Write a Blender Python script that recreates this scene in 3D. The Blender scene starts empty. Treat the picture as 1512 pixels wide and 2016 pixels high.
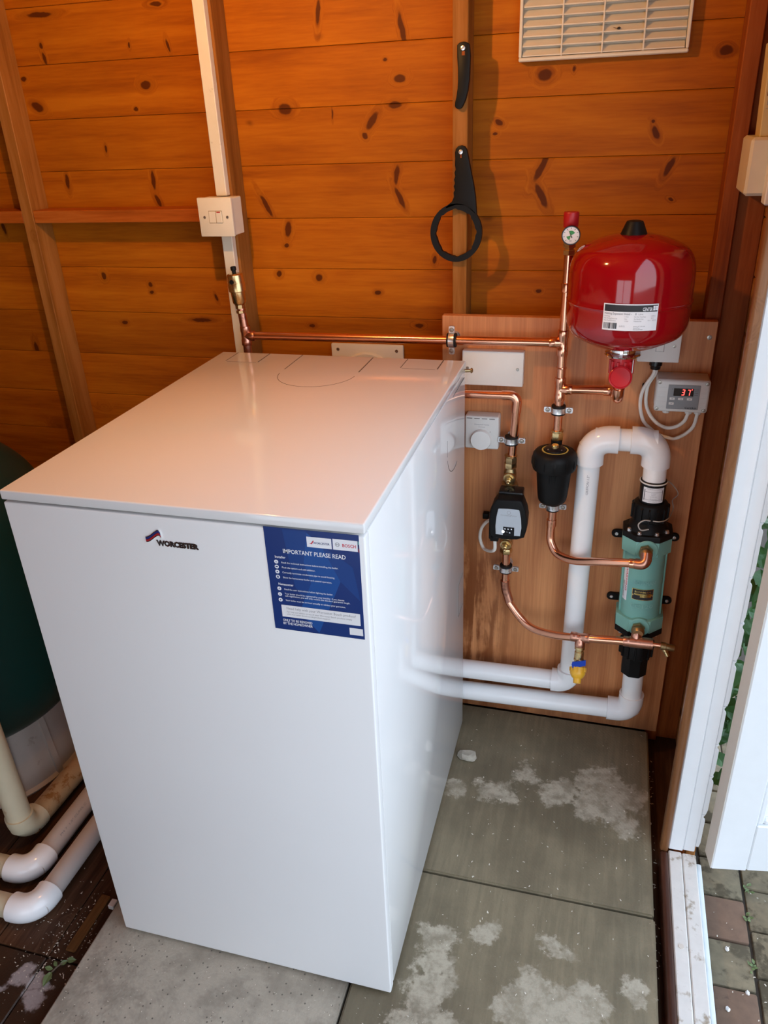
import bpy, bmesh, math, random
from mathutils import Vector, Matrix
random.seed(7)
scene = bpy.context.scene
COL = scene.collection

# ------------------------------------------------------------------ camera
cam_d = bpy.data.cameras.new('camera'); cam = bpy.data.objects.new('camera', cam_d); COL.objects.link(cam)
cam_d.sensor_fit = 'VERTICAL'; cam_d.sensor_height = 36.0; cam_d.sensor_width = 27.0
cam_d.lens = 1547.514 / 2016 * 36.0
cam_d.clip_start = 0.02
_r = Vector((0.96371745, 0.26400749, -0.03935377)); _u = Vector((-0.08563214, 0.44543314, 0.89121067)); _f = Vector((-0.25281576, 0.85550532, -0.45187922))
M4 = Matrix((( _r.x, _u.x, -_f.x, 0.72321532), (_r.y, _u.y, -_f.y, -0.73541427), (_r.z, _u.z, -_f.z, 1.26048721), (0, 0, 0, 1)))
cam.matrix_world = M4
scene.camera = cam

# ------------------------------------------------------------------ world, exposure
world = bpy.data.worlds.new('world'); scene.world = world; world.use_nodes = True
wn = world.node_tree.nodes; wl = world.node_tree.links
bg = wn['Background']
tc = wn.new('ShaderNodeTexCoord'); sep = wn.new('ShaderNodeSeparateXYZ'); ramp = wn.new('ShaderNodeValToRGB')
wl.new(tc.outputs['Generated'], sep.inputs[0]); wl.new(sep.outputs['Z'], ramp.inputs[0]); wl.new(ramp.outputs[0], bg.inputs['Color'])
ramp.color_ramp.elements[0].position = 0.0; ramp.color_ramp.elements[0].color = (0.80, 0.88, 0.97, 1)
ramp.color_ramp.elements[1].position = 0.8; ramp.color_ramp.elements[1].color = (0.62, 0.78, 1.0, 1)
bg.inputs['Strength'].default_value = 3.2          # bright overcast day
LAMP_POS = (0.15, 0.17, 1.56); LAMP_STRENGTH = 2300.0; LAMP_COLOR = (1.0, 0.50, 0.15)
scene.view_settings.view_transform = 'Standard'; scene.view_settings.look = 'None'
scene.view_settings.gamma = 1.0; scene.view_settings.use_curve_mapping = False
scene.view_settings.exposure = -0.07

# ------------------------------------------------------------------ helpers
def V(*a): return Vector(a)
def basis(d):
    d = Vector(d).normalized()
    a = Vector((0, 0, 1)) if abs(d.z) < 0.9 else Vector((1, 0, 0))
    u = a.cross(d).normalized(); v = d.cross(u)
    return d, u, v

def fillet(pts, rad, seg=8):
    """Polyline with rounded corners."""
    pts = [Vector(p) for p in pts]; out = [pts[0]]
    for i in range(1, len(pts) - 1):
        a, b, c = pts[i-1], pts[i], pts[i+1]
        da, dc = (a - b), (c - b)
        r = min(rad, da.length * .49 if i > 1 else da.length * .98, dc.length * .49 if i < len(pts) - 2 else dc.length * .98)
        p, q = b + da.normalized() * r, b + dc.normalized() * r
        for k in range(seg + 1):
            t = k / seg
            # circular-ish blend
            w0, w1, w2 = (1-t)**2, 2*t*(1-t)*0.85, t*t
            s = w0 + w1 + w2
            out.append((p*w0 + b*w1 + q*w2) / s)
    out.append(pts[-1]); return out

def spline(pts, n=6):
    """Catmull-Rom through points."""
    P = [Vector(p) for p in pts]; P = [P[0]*2 - P[1]] + P + [P[-1]*2 - P[-2]]; out = []
    for i in range(1, len(P) - 2):
        for k in range(n):
            t = k / n
            a, b, c, d = P[i-1], P[i], P[i+1], P[i+2]
            out.append(0.5*((2*b) + (c-a)*t + (2*a-5*b+4*c-d)*t*t + (3*b-a-3*c+d)*t**3))
    out.append(P[-2]); return out

_fonts = {}
class MB:
    """Collects shapes into one mesh (world coordinates)."""
    def __init__(s): s.v = []; s.f = []
    def add(s, vs, fs):
        o = len(s.v); s.v += [tuple(x) for x in vs]; s.f += [tuple(i + o for i in f) for f in fs]; return s
    def bm(s, b):
        b.verts.ensure_lookup_table(); b.verts.index_update()
        s.add([x.co for x in b.verts], [[x.index for x in f.verts] for f in b.faces]); b.free(); return s
    def box(s, x0, x1, y0, y1, z0, z1, bev=0.0, seg=2):
        b = bmesh.new()
        m = Matrix.Translation(((x0+x1)/2, (y0+y1)/2, (z0+z1)/2)) @ Matrix.Diagonal((abs(x1-x0), abs(y1-y0), abs(z1-z0), 1))
        bmesh.ops.create_cube(b, size=1, matrix=m)
        if bev > 0: bmesh.ops.bevel(b, geom=b.edges[:], offset=bev, segments=seg, affect='EDGES', profile=0.5, clamp_overlap=True)
        return s.bm(b)
    def hull(s, pts):
        b = bmesh.new()
        for p in pts: b.verts.new(p)
        bmesh.ops.convex_hull(b, input=b.verts); return s.bm(b)
    def lathe(s, o, axis, prof, n=32, a0=0.0, flat=1.0):
        """prof: list of (radius, height along axis)."""
        d, u, v = basis(axis); o = Vector(o); vs = []; fs = []; rings = []
        for r, h in prof:
            if r < 1e-6:
                rings.append([len(vs)]); vs.append(o + d*h)
            else:
                ids = []
                for k in range(n):
                    a = a0 + 2*math.pi*k/n
                    ids.append(len(vs)); vs.append(o + d*h + u*math.cos(a)*r + v*math.sin(a)*r*flat)
                rings.append(ids)
        for A, B in zip(rings, rings[1:]):
            if len(A) == 1 and len(B) == 1: continue
            for k in range(n):
                k2 = (k+1) % n
                if len(A) == 1: fs.append((A[0], B[k2], B[k]))
                elif len(B) == 1: fs.append((A[k], A[k2], B[0]))
                else: fs.append((A[k], A[k2], B[k2], B[k]))
        if len(rings[0]) > 1: fs.append(tuple(rings[0][::-1]))
        if len(rings[-1]) > 1: fs.append(tuple(rings[-1]))
        return s.add(vs, fs)
    def cyl(s, p, q, r, r2=None, n=24, bev=0.0):
        p, q = Vector(p), Vector(q); h = (q-p).length; r2 = r if r2 is None else r2
        if bev > 0: return s.lathe(p, q-p, [(r-bev, 0), (r, bev), (r2, h-bev), (r2-bev, h)], n)
        return s.lathe(p, q-p, [(r, 0), (r2, h)], n)
    def hexn(s, p, q, r): return s.lathe(p, Vector(q)-Vector(p), [(r*.92, 0), (r, .0015), (r, (Vector(q)-Vector(p)).length-.0015), (r*.92, (Vector(q)-Vector(p)).length)], 6, .3)
    def tube(s, pts, r, n=16, caps=True):
        pts = [Vector(p) for p in pts]
        clean = [pts[0]]
        for p in pts[1:]:
            if (p - clean[-1]).length > 1e-5: clean.append(p)
        pts = clean
        d, u, v = basis(pts[1] - pts[0]); vs = []; fs = []
        for i, p in enumerate(pts):
            t = (pts[min(i+1, len(pts)-1)] - pts[max(i-1, 0)]).normalized()
            u = (u - t*u.dot(t)).normalized(); v = t.cross(u)
            rr = r[i] if isinstance(r, (list, tuple)) else r
            for k in range(n):
                a = 2*math.pi*k/n; vs.append(p + u*math.cos(a)*rr + v*math.sin(a)*rr)
        for i in range(len(pts)-1):
            for k in range(n):
                k2 = (k+1) % n; fs.append((i*n+k, i*n+k2, (i+1)*n+k2, (i+1)*n+k))
        if caps: fs.append(tuple(range(n))[::-1]); fs.append(tuple(range((len(pts)-1)*n, len(pts)*n)))
        return s.add(vs, fs)
    def prism(s, poly, o, u, v, depth, bev=0.0, seg=2):
        """poly in (u,v); the front faces u x v; body goes 'depth' backwards."""
        o, u, v = Vector(o), Vector(u), Vector(v); w = u.cross(v)
        b = bmesh.new()
        fv = [b.verts.new(o + u*a + v*c) for a, c in poly]; bv = [b.verts.new(o + u*a + v*c - w*depth) for a, c in poly]
        n = len(poly); front = b.faces.new(fv); b.faces.new(bv[::-1])
        for k in range(n): b.faces.new((fv[k], bv[k], bv[(k+1) % n], fv[(k+1) % n]))
        bmesh.ops.recalc_face_normals(b, faces=b.faces[:])
        if bev > 0: bmesh.ops.bevel(b, geom=list(front.edges), offset=bev, segments=seg, affect='EDGES', profile=0.5, clamp_overlap=True)
        return s.bm(b)
    def band(s, outer, inner, o, u, v, depth):
        """closed band between two loops of equal count."""
        o, u, v = Vector(o), Vector(u), Vector(v); w = u.cross(v); n = len(outer)
        L = [[o + u*a + v*c - w*dd for a, c in lp] for lp, dd in ((outer, 0), (inner, 0), (inner, depth), (outer, depth))]
        vs = sum(L, []); fs = []
        for j in range(4):
            j2 = (j+1) % 4
            for k in range(n):
                k2 = (k+1) % n; fs.append((j*n+k, j*n+k2, j2*n+k2, j2*n+k))
        return s.add(vs, fs)
    def quad(s, a, b, c, d): return s.add([a, b, c, d], [(0, 1, 2, 3)])
    def text(s, body, o, u, v, size, align='LEFT', thick=0.0, width=None, bold=0.0, warp=None):
        """lettering; o = baseline anchor, u right, v up (unit vectors); size = cap height-ish."""
        cu = bpy.data.curves.new('lettering', 'FONT'); cu.body = body; cu.size = size*1.38; cu.align_x = align
        cu.resolution_u = 2; cu.extrude = 0.0; cu.offset = bold*size
        ob = bpy.data.objects.new('lettering', cu); COL.objects.link(ob)
        bpy.context.view_layer.update()
        me = bpy.data.meshes.new_from_object(ob.evaluated_get(bpy.context.evaluated_depsgraph_get()))
        bpy.data.objects.remove(ob); bpy.data.curves.remove(cu)
        if not len(me.vertices): bpy.data.meshes.remove(me); return s
        o, u, v = Vector(o), Vector(u), Vector(v); w = u.cross(v)
        pts = [(x.co.x, x.co.y) for x in me.vertices]
        if width:
            wd = max(p[0] for p in pts) - min(p[0] for p in pts)
            pts = [(p[0]*width/wd, p[1]) for p in pts]
        fs = [tuple(p.vertices) for p in me.polygons]
        if warp: vs = [warp(p[0], p[1]) for p in pts]
        else: vs = [o + u*p[0] + v*p[1] for p in pts]
        if thick > 0:
            nn = len(vs)
            cnt = {}
            for f in fs:
                for k in range(len(f)):
                    e = (f[k], f[(k+1) % len(f)]); cnt[e] = 1
            up = [x + w*thick for x in vs]
            side = [(a, b, b+nn, a+nn) for (a, b) in cnt if (b, a) not in cnt]
            s.add(vs + up, [tuple(i+nn for i in f) for f in fs] + side)
        else: s.add(vs, fs)
        bpy.data.meshes.remove(me); return s
    def build(s, name, mat, parent=None, smooth=True, ang=35, kind=None, label=None):
        root = parent
        while root is not None and root.parent is not None: root = root.parent
        off = Vector(root.get('_o', (0, 0, 0))) if root is not None else Vector((0, 0, 0))
        me = bpy.data.meshes.new(name)
        me.from_pydata([tuple(Vector(x) - off) for x in s.v], [], s.f); me.validate()
        if smooth:
            me.polygons.foreach_set('use_smooth', [True]*len(me.polygons)); me.set_sharp_from_angle(angle=math.radians(ang))
        me.update()
        ob = bpy.data.objects.new(name, me); COL.objects.link(ob); ob.parent = parent
        me.materials.append(mat)
        if kind: ob['kind'] = kind
        if label: ob['label'] = label
        return ob

_things = []
def thing(name, label, cat, loc, group=None, rot=None, kind=None):
    o = bpy.data.objects.new(name, None); COL.objects.link(o); o.location = loc; o.empty_display_size = 0.02
    o['_o'] = tuple(loc); _things.append(o)
    if rot: o.rotation_euler = rot
    if kind: o['kind'] = kind
    if label: o['label'] = label
    if cat: o['category'] = cat
    if group: o['group'] = group
    return o
def tag(o, label, cat, group=None):
    o['label'] = label; o['category'] = cat
    if group: o['group'] = group
    return o
X, Y, Z = V(1, 0, 0), V(0, 1, 0), V(0, 0, 1)

# ------------------------------------------------------------------ materials
def new_mat(name):
    m = bpy.data.materials.new(name); m.use_nodes = True
    nt = m.node_tree; return m, nt.nodes, nt.links, nt.nodes['Principled BSDF']
def mth(n, l, op, a, b=None, c=None, clamp=False):
    x = n.new('ShaderNodeMath'); x.operation = op; x.use_clamp = clamp
    for i, t in enumerate((a, b, c)):
        if t is None: continue
        if isinstance(t, (int, float)): x.inputs[i].default_value = t
        else: l.new(t, x.inputs[i])
    return x.outputs[0]
def mixc(n, l, f, a, b):
    x = n.new('ShaderNodeMix'); x.data_type = 'RGBA'
    if isinstance(f, (int, float)): x.inputs[0].default_value = f
    else: l.new(f, x.inputs[0])
    for i, t in ((6, a), (7, b)):
        if isinstance(t, tuple): x.inputs[i].default_value = (*t, 1)
        else: l.new(t, x.inputs[i])
    return x.outputs[2]
def noise(n, l, vec, scale, detail=3, rough=.5, dist=0):
    x = n.new('ShaderNodeTexNoise'); x.inputs['Scale'].default_value = scale; x.inputs['Detail'].default_value = detail
    x.inputs['Roughness'].default_value = rough; x.inputs['Distortion'].default_value = dist
    if vec is not None: l.new(vec, x.inputs['Vector'])
    return x
def smooth_range(n, l, val, a, b):
    x = n.new('ShaderNodeMapRange'); x.interpolation_type = 'SMOOTHSTEP'
    x.inputs['From Min'].default_value = a; x.inputs['From Max'].default_value = b; l.new(val, x.inputs['Value']); return x.outputs[0]
def wpos(n): return n.new('ShaderNodeNewGeometry').outputs['Position']
def vmul(n, l, vec, s, add=None):
    x = n.new('ShaderNodeVectorMath'); x.operation = 'MULTIPLY_ADD'; l.new(vec, x.inputs[0]); x.inputs[1].default_value = s
    if add is None: x.inputs[2].default_value = (0, 0, 0)
    else: l.new(add, x.inputs[2])
    return x.outputs[0]
def bump(n, l, bsdf, h, dist=.002, strength=.5):
    x = n.new('ShaderNodeBump'); x.inputs['Strength'].default_value = strength; x.inputs['Distance'].default_value = dist
    l.new(h, x.inputs['Height']); l.new(x.outputs[0], bsdf.inputs['Normal'])

def plain(name, col, rough=.5, metal=0.0, var=.06, scale=40, spec=.5, coat=0.0, bmp=0.0, dirt=None, emit=None, trans=0.0):
    m, n, l, b = new_mat(name)
    p = wpos(n); nz = noise(n, l, p, scale, 4)
    lo = tuple(c*(1-var) for c in col); hi = tuple(min(1, c*(1+var)) for c in col)
    c = mixc(n, l, nz.outputs[0], lo, hi)
    if dirt:
        dcol, th, sc = dirt
        nz2 = noise(n, l, p, sc, 6, .65); f = smooth_range(n, l, nz2.outputs[0], th, th+.12); c = mixc(n, l, f, c, dcol)
    l.new(c, b.inputs['Base Color'])
    r = mth(n, l, 'MULTIPLY_ADD', nz.outputs[0], rough*.3, rough*.85); l.new(r, b.inputs['Roughness'])
    b.inputs['Metallic'].default_value = metal; b.inputs['Specular IOR Level'].default_value = spec
    b.inputs['Coat Weight'].default_value = coat; b.inputs['Coat Roughness'].default_value = .05
    if trans: b.inputs['Transmission Weight'].default_value = trans
    if bmp: bump(n, l, b, nz.outputs[0], bmp, .4)
    if emit: b.inputs['Emission Color'].default_value = (*emit[0], 1); b.inputs['Emission Strength'].default_value = emit[1]
    return m

def wood(name, grain, dark, mid, light, rough=.45, knots=True, kd=(.05, .016, .006), board=.0954, coat=0.0, seedmul=37.0, contrast=1.0, flat=None, placed=None):
    """grain: 'X','Y' or 'Z' = direction of the fibres."""
    m, n, l, b = new_mat(name)
    oi = n.new('ShaderNodeObjectInfo')
    off = n.new('ShaderNodeCombineXYZ')
    r1 = mth(n, l, 'MULTIPLY', oi.outputs['Random'], seedmul)
    r2 = mth(n, l, 'MULTIPLY', oi.outputs['Random'], seedmul*1.7)
    for i in range(3): l.new(r1 if i != 1 else r2, off.inputs[i])
    g = {'X': 0, 'Y': 1, 'Z': 2}[grain]
    s = [1.0, 1.0, 1.0]; s[g] = .07
    p0 = wpos(n)
    padd = n.new('ShaderNodeVectorMath'); padd.operation = 'ADD'; l.new(p0, padd.inputs[0]); l.new(off.outputs[0], padd.inputs[1]); p = padd.outputs[0]
    # knots: big round ones, small ones and slanted spike knots
    def knot_layer(along, across, gain, bias, wobble, skew=0.0, off=0.0):
        ks = [across, across, across]; ks[g] = along
        if flat is not None: ks['XYZ'.index(flat)] = .001
        kv = vmul(n, l, p, tuple(ks))
        wob = noise(n, l, p, 18, 2)
        ka = n.new('ShaderNodeVectorMath'); ka.operation = 'MULTIPLY_ADD'; l.new(wob.outputs['Color'], ka.inputs[0]); ka.inputs[1].default_value = (wobble,)*3; l.new(kv, ka.inputs[2])
        src = ka.outputs[0]
        if skew or off:
            sk = n.new('ShaderNodeSeparateXYZ'); l.new(src, sk.inputs[0]); cb = n.new('ShaderNodeCombineXYZ')
            acr = 2 if g != 2 else 0
            for i in range(3):
                v = sk.outputs[i]
                if i == g: v = mth(n, l, 'MULTIPLY_ADD', sk.outputs[acr], skew, v)
                l.new(mth(n, l, 'ADD', v, off), cb.inputs[i])
            src = cb.outputs[0]
        vo = n.new('ShaderNodeTexVoronoi'); vo.feature = 'F1'; vo.inputs['Scale'].default_value = 1.0; l.new(src, vo.inputs['Vector'])
        kr = n.new('ShaderNodeSeparateColor'); l.new(vo.outputs['Color'], kr.inputs[0])
        return mth(n, l, 'SUBTRACT', vo.outputs['Distance'], mth(n, l, 'MULTIPLY_ADD', kr.outputs[0], gain, bias))   # cells of low random value hold no knot
    if placed:
        cur = None
        wob = noise(n, l, p0, 60, 2); wv = n.new('ShaderNodeVectorMath'); wv.operation = 'MULTIPLY_ADD'; l.new(wob.outputs['Color'], wv.inputs[0]); wv.inputs[1].default_value = (.006, .006, .006); l.new(p0, wv.inputs[2])
        for (kx, kz, rx, rz, lean) in placed:
            mp = n.new('ShaderNodeMapping'); mp.vector_type = 'TEXTURE'; l.new(wv.outputs[0], mp.inputs['Vector'])
            mp.inputs['Location'].default_value = (kx+.003, 0, kz+.003); mp.inputs['Rotation'].default_value = (0, math.radians(-lean), 0); mp.inputs['Scale'].default_value = (rx, 1e4, rz)
            ln = n.new('ShaderNodeVectorMath'); ln.operation = 'LENGTH'; l.new(mp.outputs[0], ln.inputs[0])
            cur = ln.outputs['Value'] if cur is None else mth(n, l, 'MINIMUM', cur, ln.outputs['Value'])
        dk2 = knot_layer(7.0, 12.0, .30, -.20, .15, off=31.7)
        core = mth(n, l, 'MAXIMUM', smooth_range(n, l, cur, 1.15, .75), mth(n, l, 'MULTIPLY', smooth_range(n, l, dk2, .05, -.04), .6))
        halo = smooth_range(n, l, cur, 2.6, .9)
    else:
        dk = knot_layer(5.0, 8.0, .28, -.13, .08)
        core = smooth_range(n, l, dk, .03, -.03); halo = smooth_range(n, l, dk, .20, .0)
    # grain bent round the knots
    bend = mth(n, l, 'MULTIPLY', halo, .035)
    sv = vmul(n, l, p, tuple(s))
    bc = n.new('ShaderNodeCombineXYZ')
    for i in range(3):
        if i != g: l.new(bend, bc.inputs[i])
    ga = n.new('ShaderNodeVectorMath'); ga.operation = 'ADD'; l.new(sv, ga.inputs[0]); l.new(bc.outputs[0], ga.inputs[1])
    n1 = noise(n, l, ga.outputs[0], 34, 3, .5, .5)
    n2 = noise(n, l, ga.outputs[0], 260, 3, .6)
    n3 = noise(n, l, p, 5, 2)
    f = mth(n, l, 'MULTIPLY_ADD', n2.outputs[0], .35, mth(n, l, 'MULTIPLY', n1.outputs[0], .75))
    f = mth(n, l, 'MULTIPLY_ADD', n3.outputs[0], .25, f)
    rp = n.new('ShaderNodeValToRGB'); l.new(f, rp.inputs[0])
    e = rp.color_ramp.elements; w = .17/contrast
    e[0].position = .66-w; e[0].color = (*dark, 1); e[1].position = .66+w; e[1].color = (*light, 1)
    x = e.new(.66); x.color = (*mid, 1)
    c = rp.outputs[0]
    tint = mth(n, l, 'MULTIPLY_ADD', oi.outputs['Random'], .22, .89)
    hs = n.new('ShaderNodeHueSaturation'); l.new(c, hs.inputs['Color']); l.new(tint, hs.inputs['Value']); c = hs.outputs[0]
    if knots:
        c = mixc(n, l, mth(n, l, 'MULTIPLY', halo, .35), c, tuple((a+d)/2 for a, d in zip(dark, kd)))
        c = mixc(n, l, mth(n, l, 'MULTIPLY', core, .92), c, kd)
    l.new(c, b.inputs['Base Color'])
    b.inputs['Roughness'].default_value = rough; b.inputs['Specular IOR Level'].default_value = .12
    b.inputs['Coat Weight'].default_value = coat; b.inputs['Coat Roughness'].default_value = .25
    bump(n, l, b, f, .0015, .25)
    return m

def patched(name, base, alt, patches, edge=.02, amp=.06, nscale=14, rough=(.75, .85), mottle=0.0, fine=None, speck=None, streak=0.0):
    """surface with stains/paint patches of their own shape at given spots (x, y, radius)."""
    m, n, l, b = new_mat(name); p = wpos(n)
    cur = None
    for (x, y, r) in patches:
        d = n.new('ShaderNodeVectorMath'); d.operation = 'DISTANCE'; l.new(vmul(n, l, p, (1, 1, 0)), d.inputs[0]); d.inputs[1].default_value = (x, y, 0)
        q = mth(n, l, 'SUBTRACT', d.outputs['Value'], r)
        cur = q if cur is None else mth(n, l, 'MINIMUM', cur, q)
    nz = noise(n, l, p, nscale, 8, .62)
    sh = mth(n, l, 'MULTIPLY_ADD', mth(n, l, 'SUBTRACT', nz.outputs[0], .5), amp*2, cur)
    mot = noise(n, l, p, nscale*4.5, 6, .7)
    sh = mth(n, l, 'MULTIPLY_ADD', mth(n, l, 'SUBTRACT', mot.outputs[0], .5), mottle*2, sh)
    mask = smooth_range(n, l, sh, edge, -.004)
    if mottle: mask = mth(n, l, 'MULTIPLY', mask, mth(n, l, 'MULTIPLY_ADD', smooth_range(n, l, noise(n, l, p, nscale*1.6, 5, .7).outputs[0], .35, .6), .65, .35))
    a = noise(n, l, p, 9, 8, .6); c1 = mixc(n, l, a.outputs[0], tuple(v*.5 for v in base), tuple(min(1, v*1.42) for v in base))
    f2 = noise(n, l, p, 260, 3, .7); c1 = mixc(n, l, mth(n, l, 'MULTIPLY', f2.outputs[0], .35), c1, tuple(v*.45 for v in base))
    if streak:
        sn = noise(n, l, vmul(n, l, p, (1, .10, 1)), 70, 5, .65, .3)
        c1 = mixc(n, l, mth(n, l, 'MULTIPLY', smooth_range(n, l, sn.outputs[0], .42, .62), streak), c1, tuple(min(1, v*1.5) for v in base))
        sn2 = noise(n, l, p, 3.2, 5, .6); c1 = mixc(n, l, mth(n, l, 'MULTIPLY', smooth_range(n, l, sn2.outputs[0], .42, .62), .6), c1, tuple(v*.5 for v in base))
    c2 = mixc(n, l, f2.outputs[0], tuple(v*.8 for v in alt), tuple(min(1, v*1.15) for v in alt))
    c = mixc(n, l, mask, c1, c2)
    if speck:
        vo = n.new('ShaderNodeTexVoronoi'); vo.inputs['Scale'].default_value = speck[1]; l.new(p, vo.inputs['Vector'])
        sm = smooth_range(n, l, vo.outputs['Distance'], .16, .08); c = mixc(n, l, mth(n, l, 'MULTIPLY', sm, .8), c, speck[0])
    l.new(c, b.inputs['Base Color'])
    rr = mth(n, l, 'MULTIPLY_ADD', mask, rough[1]-rough[0], rough[0]); l.new(rr, b.inputs['Roughness'])
    b.inputs['Specular IOR Level'].default_value = .4
    h = f2.outputs[0]
    if fine:
        wv = n.new('ShaderNodeTexWave'); wv.bands_direction = 'DIAGONAL'; wv.inputs['Scale'].default_value = fine; wv.inputs['Distortion'].default_value = .6; l.new(p, wv.inputs['Vector'])
        h = mth(n, l, 'MULTIPLY_ADD', wv.outputs[0], .13, h)
    bump(n, l, b, h, .0015, .45)
    return m

# knots that can be told apart on the back wall: x, z, half width, half height, lean in degrees
KNOTS = [(-0.365, 1.453, 0.0277, 0.0048, 0), (-0.117, 1.454, 0.0123, 0.0039, 0), (-0.163, 1.327, 0.0108, 0.0076, 0), (-0.412, 1.299, 0.0141, 0.0081, -25), (-0.43, 1.349, 0.007, 0.0044, 0), (-0.373, 1.38, 0.004, 0.011, 15), (-0.375, 1.402, 0.0034, 0.005, 0), (-0.192, 1.287, 0.0044, 0.0031, 0), (-0.184, 1.394, 0.0021, 0.0049, 0), (-0.104, 1.387, 0.0031, 0.0105, 12), (-0.274, 1.219, 0.0029, 0.0074, 0), (-0.378, 1.161, 0.0048, 0.0146, 0), (-0.178, 1.159, 0.0046, 0.0179, 0), (-0.175, 1.12, 0.0046, 0.0135, 25), (-0.335, 0.971, 0.0063, 0.0075, 0), (-0.225, 0.954, 0.0049, 0.0053, 0), (-0.225, 0.937, 0.0049, 0.0032, 0), (-0.074, 0.929, 0.0035, 0.0085, 15), (-0.116, 0.88, 0.0241, 0.0044, 0), (-0.305, 0.871, 0.0077, 0.0045, 0), (-0.562, 1.07, 0.0039, 0.0137, 10), (-0.553, 0.803, 0.0056, 0.0171, 0), (0.194, 1.422, 0.0042, 0.0194, -8), (0.343, 1.387, 0.0045, 0.0267, 12), (0.311, 1.344, 0.0037, 0.0031, 0), (0.337, 1.314, 0.0101, 0.007, 0), (0.117, 1.275, 0.013, 0.0092, 0), (0.327, 1.273, 0.0121, 0.0056, 0), (0.283, 1.249, 0.0067, 0.0181, -35), (0.269, 1.225, 0.0048, 0.0067, 30), (0.208, 1.263, 0.0015, 0.0083, 0), (0.326, 1.158, 0.0048, 0.0173, -8), (0.331, 1.119, 0.0049, 0.0213, 28), (0.061, 1.108, 0.0043, 0.0224, 28), (0.102, 1.064, 0.0064, 0.0152, -10), (0.096, 1.034, 0.0054, 0.0039, 0), (0.074, 0.978, 0.0055, 0.006, 0), (0.159, 0.972, 0.0076, 0.007, 0), (0.281, 0.945, 0.0063, 0.004, 0), (0.396, 1.008, 0.0039, 0.0075, 0), (0.136, 0.875, 0.0067, 0.0037, 0), (0.363, 0.881, 0.0083, 0.0041, 0), (0.588, 1.307, 0.0117, 0.009, 0), (0.868, 1.328, 0.0097, 0.007, 0), (0.512, 1.239, 0.0079, 0.0044, -25), (0.507, 1.221, 0.0044, 0.0032, 0), (0.774, 1.214, 0.0048, 0.0115, 25), (0.768, 1.231, 0.0032, 0.0027, 0), (0.589, 1.165, 0.0062, 0.0247, -28), (0.591, 1.119, 0.0062, 0.0237, 28), (0.802, 1.161, 0.0049, 0.0174, -25), (0.81, 1.11, 0.005, 0.0029, -20), (0.594, 0.952, 0.0056, 0.0038, 0), (0.635, 1.313, 0.0025, 0.0037, 0)]
M = {}
def clad_mat(z0, z1):
    ks = [k for k in KNOTS if z0 - .004 < k[1] < z1 + .004]
    return wood('pine_cladding_stain', 'X', (.28, .066, .002), (.39, .104, .003), (.47, .140, .005), .55, flat='Y', contrast=.95, placed=ks, kd=(.075, .014, .001))
M['stud'] = wood('pine_stud_stain', 'Z', (.22, .075, .011), (.31, .115, .020), (.38, .150, .034), .55)
M['post'] = wood('dark_post_stain', 'Z', (.17, .038, .008), (.25, .060, .012), (.31, .085, .02), .5)
M['rail'] = wood('rail_stain', 'X', (.27, .06, .006), (.38, .09, .010), (.46, .13, .02), .5, knots=False)
M['floorwood'] = wood('wet_floor_board', 'Y', (.035, .016, .009), (.065, .03, .016), (.11, .055, .03), .35, kd=(.02, .01, .006))
M['dirtgap'] = plain('gap_dirt', (.045, .03, .022), .9, var=.5, scale=120, bmp=.003)
M['threshold'] = wood('threshold_bead', 'Y', (.035, .012, .007), (.065, .023, .013), (.11, .042, .024), .35, knots=False, coat=.3)
M['trimwood'] = wood('varnished_trim', 'Z', (.13, .050, .018), (.19, .078, .030), (.26, .115, .048), .35, knots=False, coat=.3)
M['batten'] = wood('orange_batten', 'Y', (.09, .035, .010), (.14, .06, .018), (.2, .09, .03), .6, knots=False)
M['board'] = None
def board_mat():
    m, n, l, b = new_mat('veneered_board'); p = wpos(n)
    sv = vmul(n, l, p, (1, 1, .03))
    n1 = noise(n, l, sv, 40, 4, .6, .3); n2 = noise(n, l, sv, 260, 3, .6); n3 = noise(n, l, p, 4, 3)
    f = mth(n, l, 'MULTIPLY_ADD', n2.outputs[0], .45, mth(n, l, 'MULTIPLY', n1.outputs[0], .7)); f = mth(n, l, 'MULTIPLY_ADD', n3.outputs[0], .3, f)
    rp = n.new('ShaderNodeValToRGB'); l.new(f, rp.inputs[0]); e = rp.color_ramp.elements
    e[0].position = .5; e[0].color = (.42, .140, .044, 1); e[1].position = .95; e[1].color = (.72, .32, .125, 1)
    c = rp.outputs[0]
    # water runs: darker, orange streaks under the pump
    sp = n.new('ShaderNodeSeparateXYZ'); l.new(p, sp.inputs[0])
    st = noise(n, l, vmul(n, l, p, (1, 1, .10)), 30, 5, .6, .4)
    bl = noise(n, l, p, 12, 5, .6)
    colx = smooth_range(n, l, sp.outputs[0], .63, .50)                     # fades to the right
    zlow = smooth_range(n, l, mth(n, l, 'MULTIPLY_ADD', bl.outputs[0], .25, sp.outputs[2]), .60, .42)
    k = mth(n, l, 'MULTIPLY', colx, smooth_range(n, l, mth(n, l, 'MULTIPLY_ADD', bl.outputs[0], .35, st.outputs[0]), .56, .70))
    zup = smooth_range(n, l, sp.outputs[2], .56, .36)
    k = mth(n, l, 'MULTIPLY', mth(n, l, 'MULTIPLY', k, zup), .9)
    c = mixc(n, l, k, c, (.19, .045, .005))
    # darker brown towards the foot of the board
    ft = smooth_range(n, l, mth(n, l, 'MULTIPLY_ADD', st.outputs[0], .14, sp.outputs[2]), .15, .05)
    c = mixc(n, l, mth(n, l, 'MULTIPLY', ft, .75), c, (.13, .04, .012))
    l.new(c, b.inputs['Base Color']); b.inputs['Roughness'].default_value = .5
    bump(n, l, b, f, .0006, .25)
    return m
M['board'] = board_mat()
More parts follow.
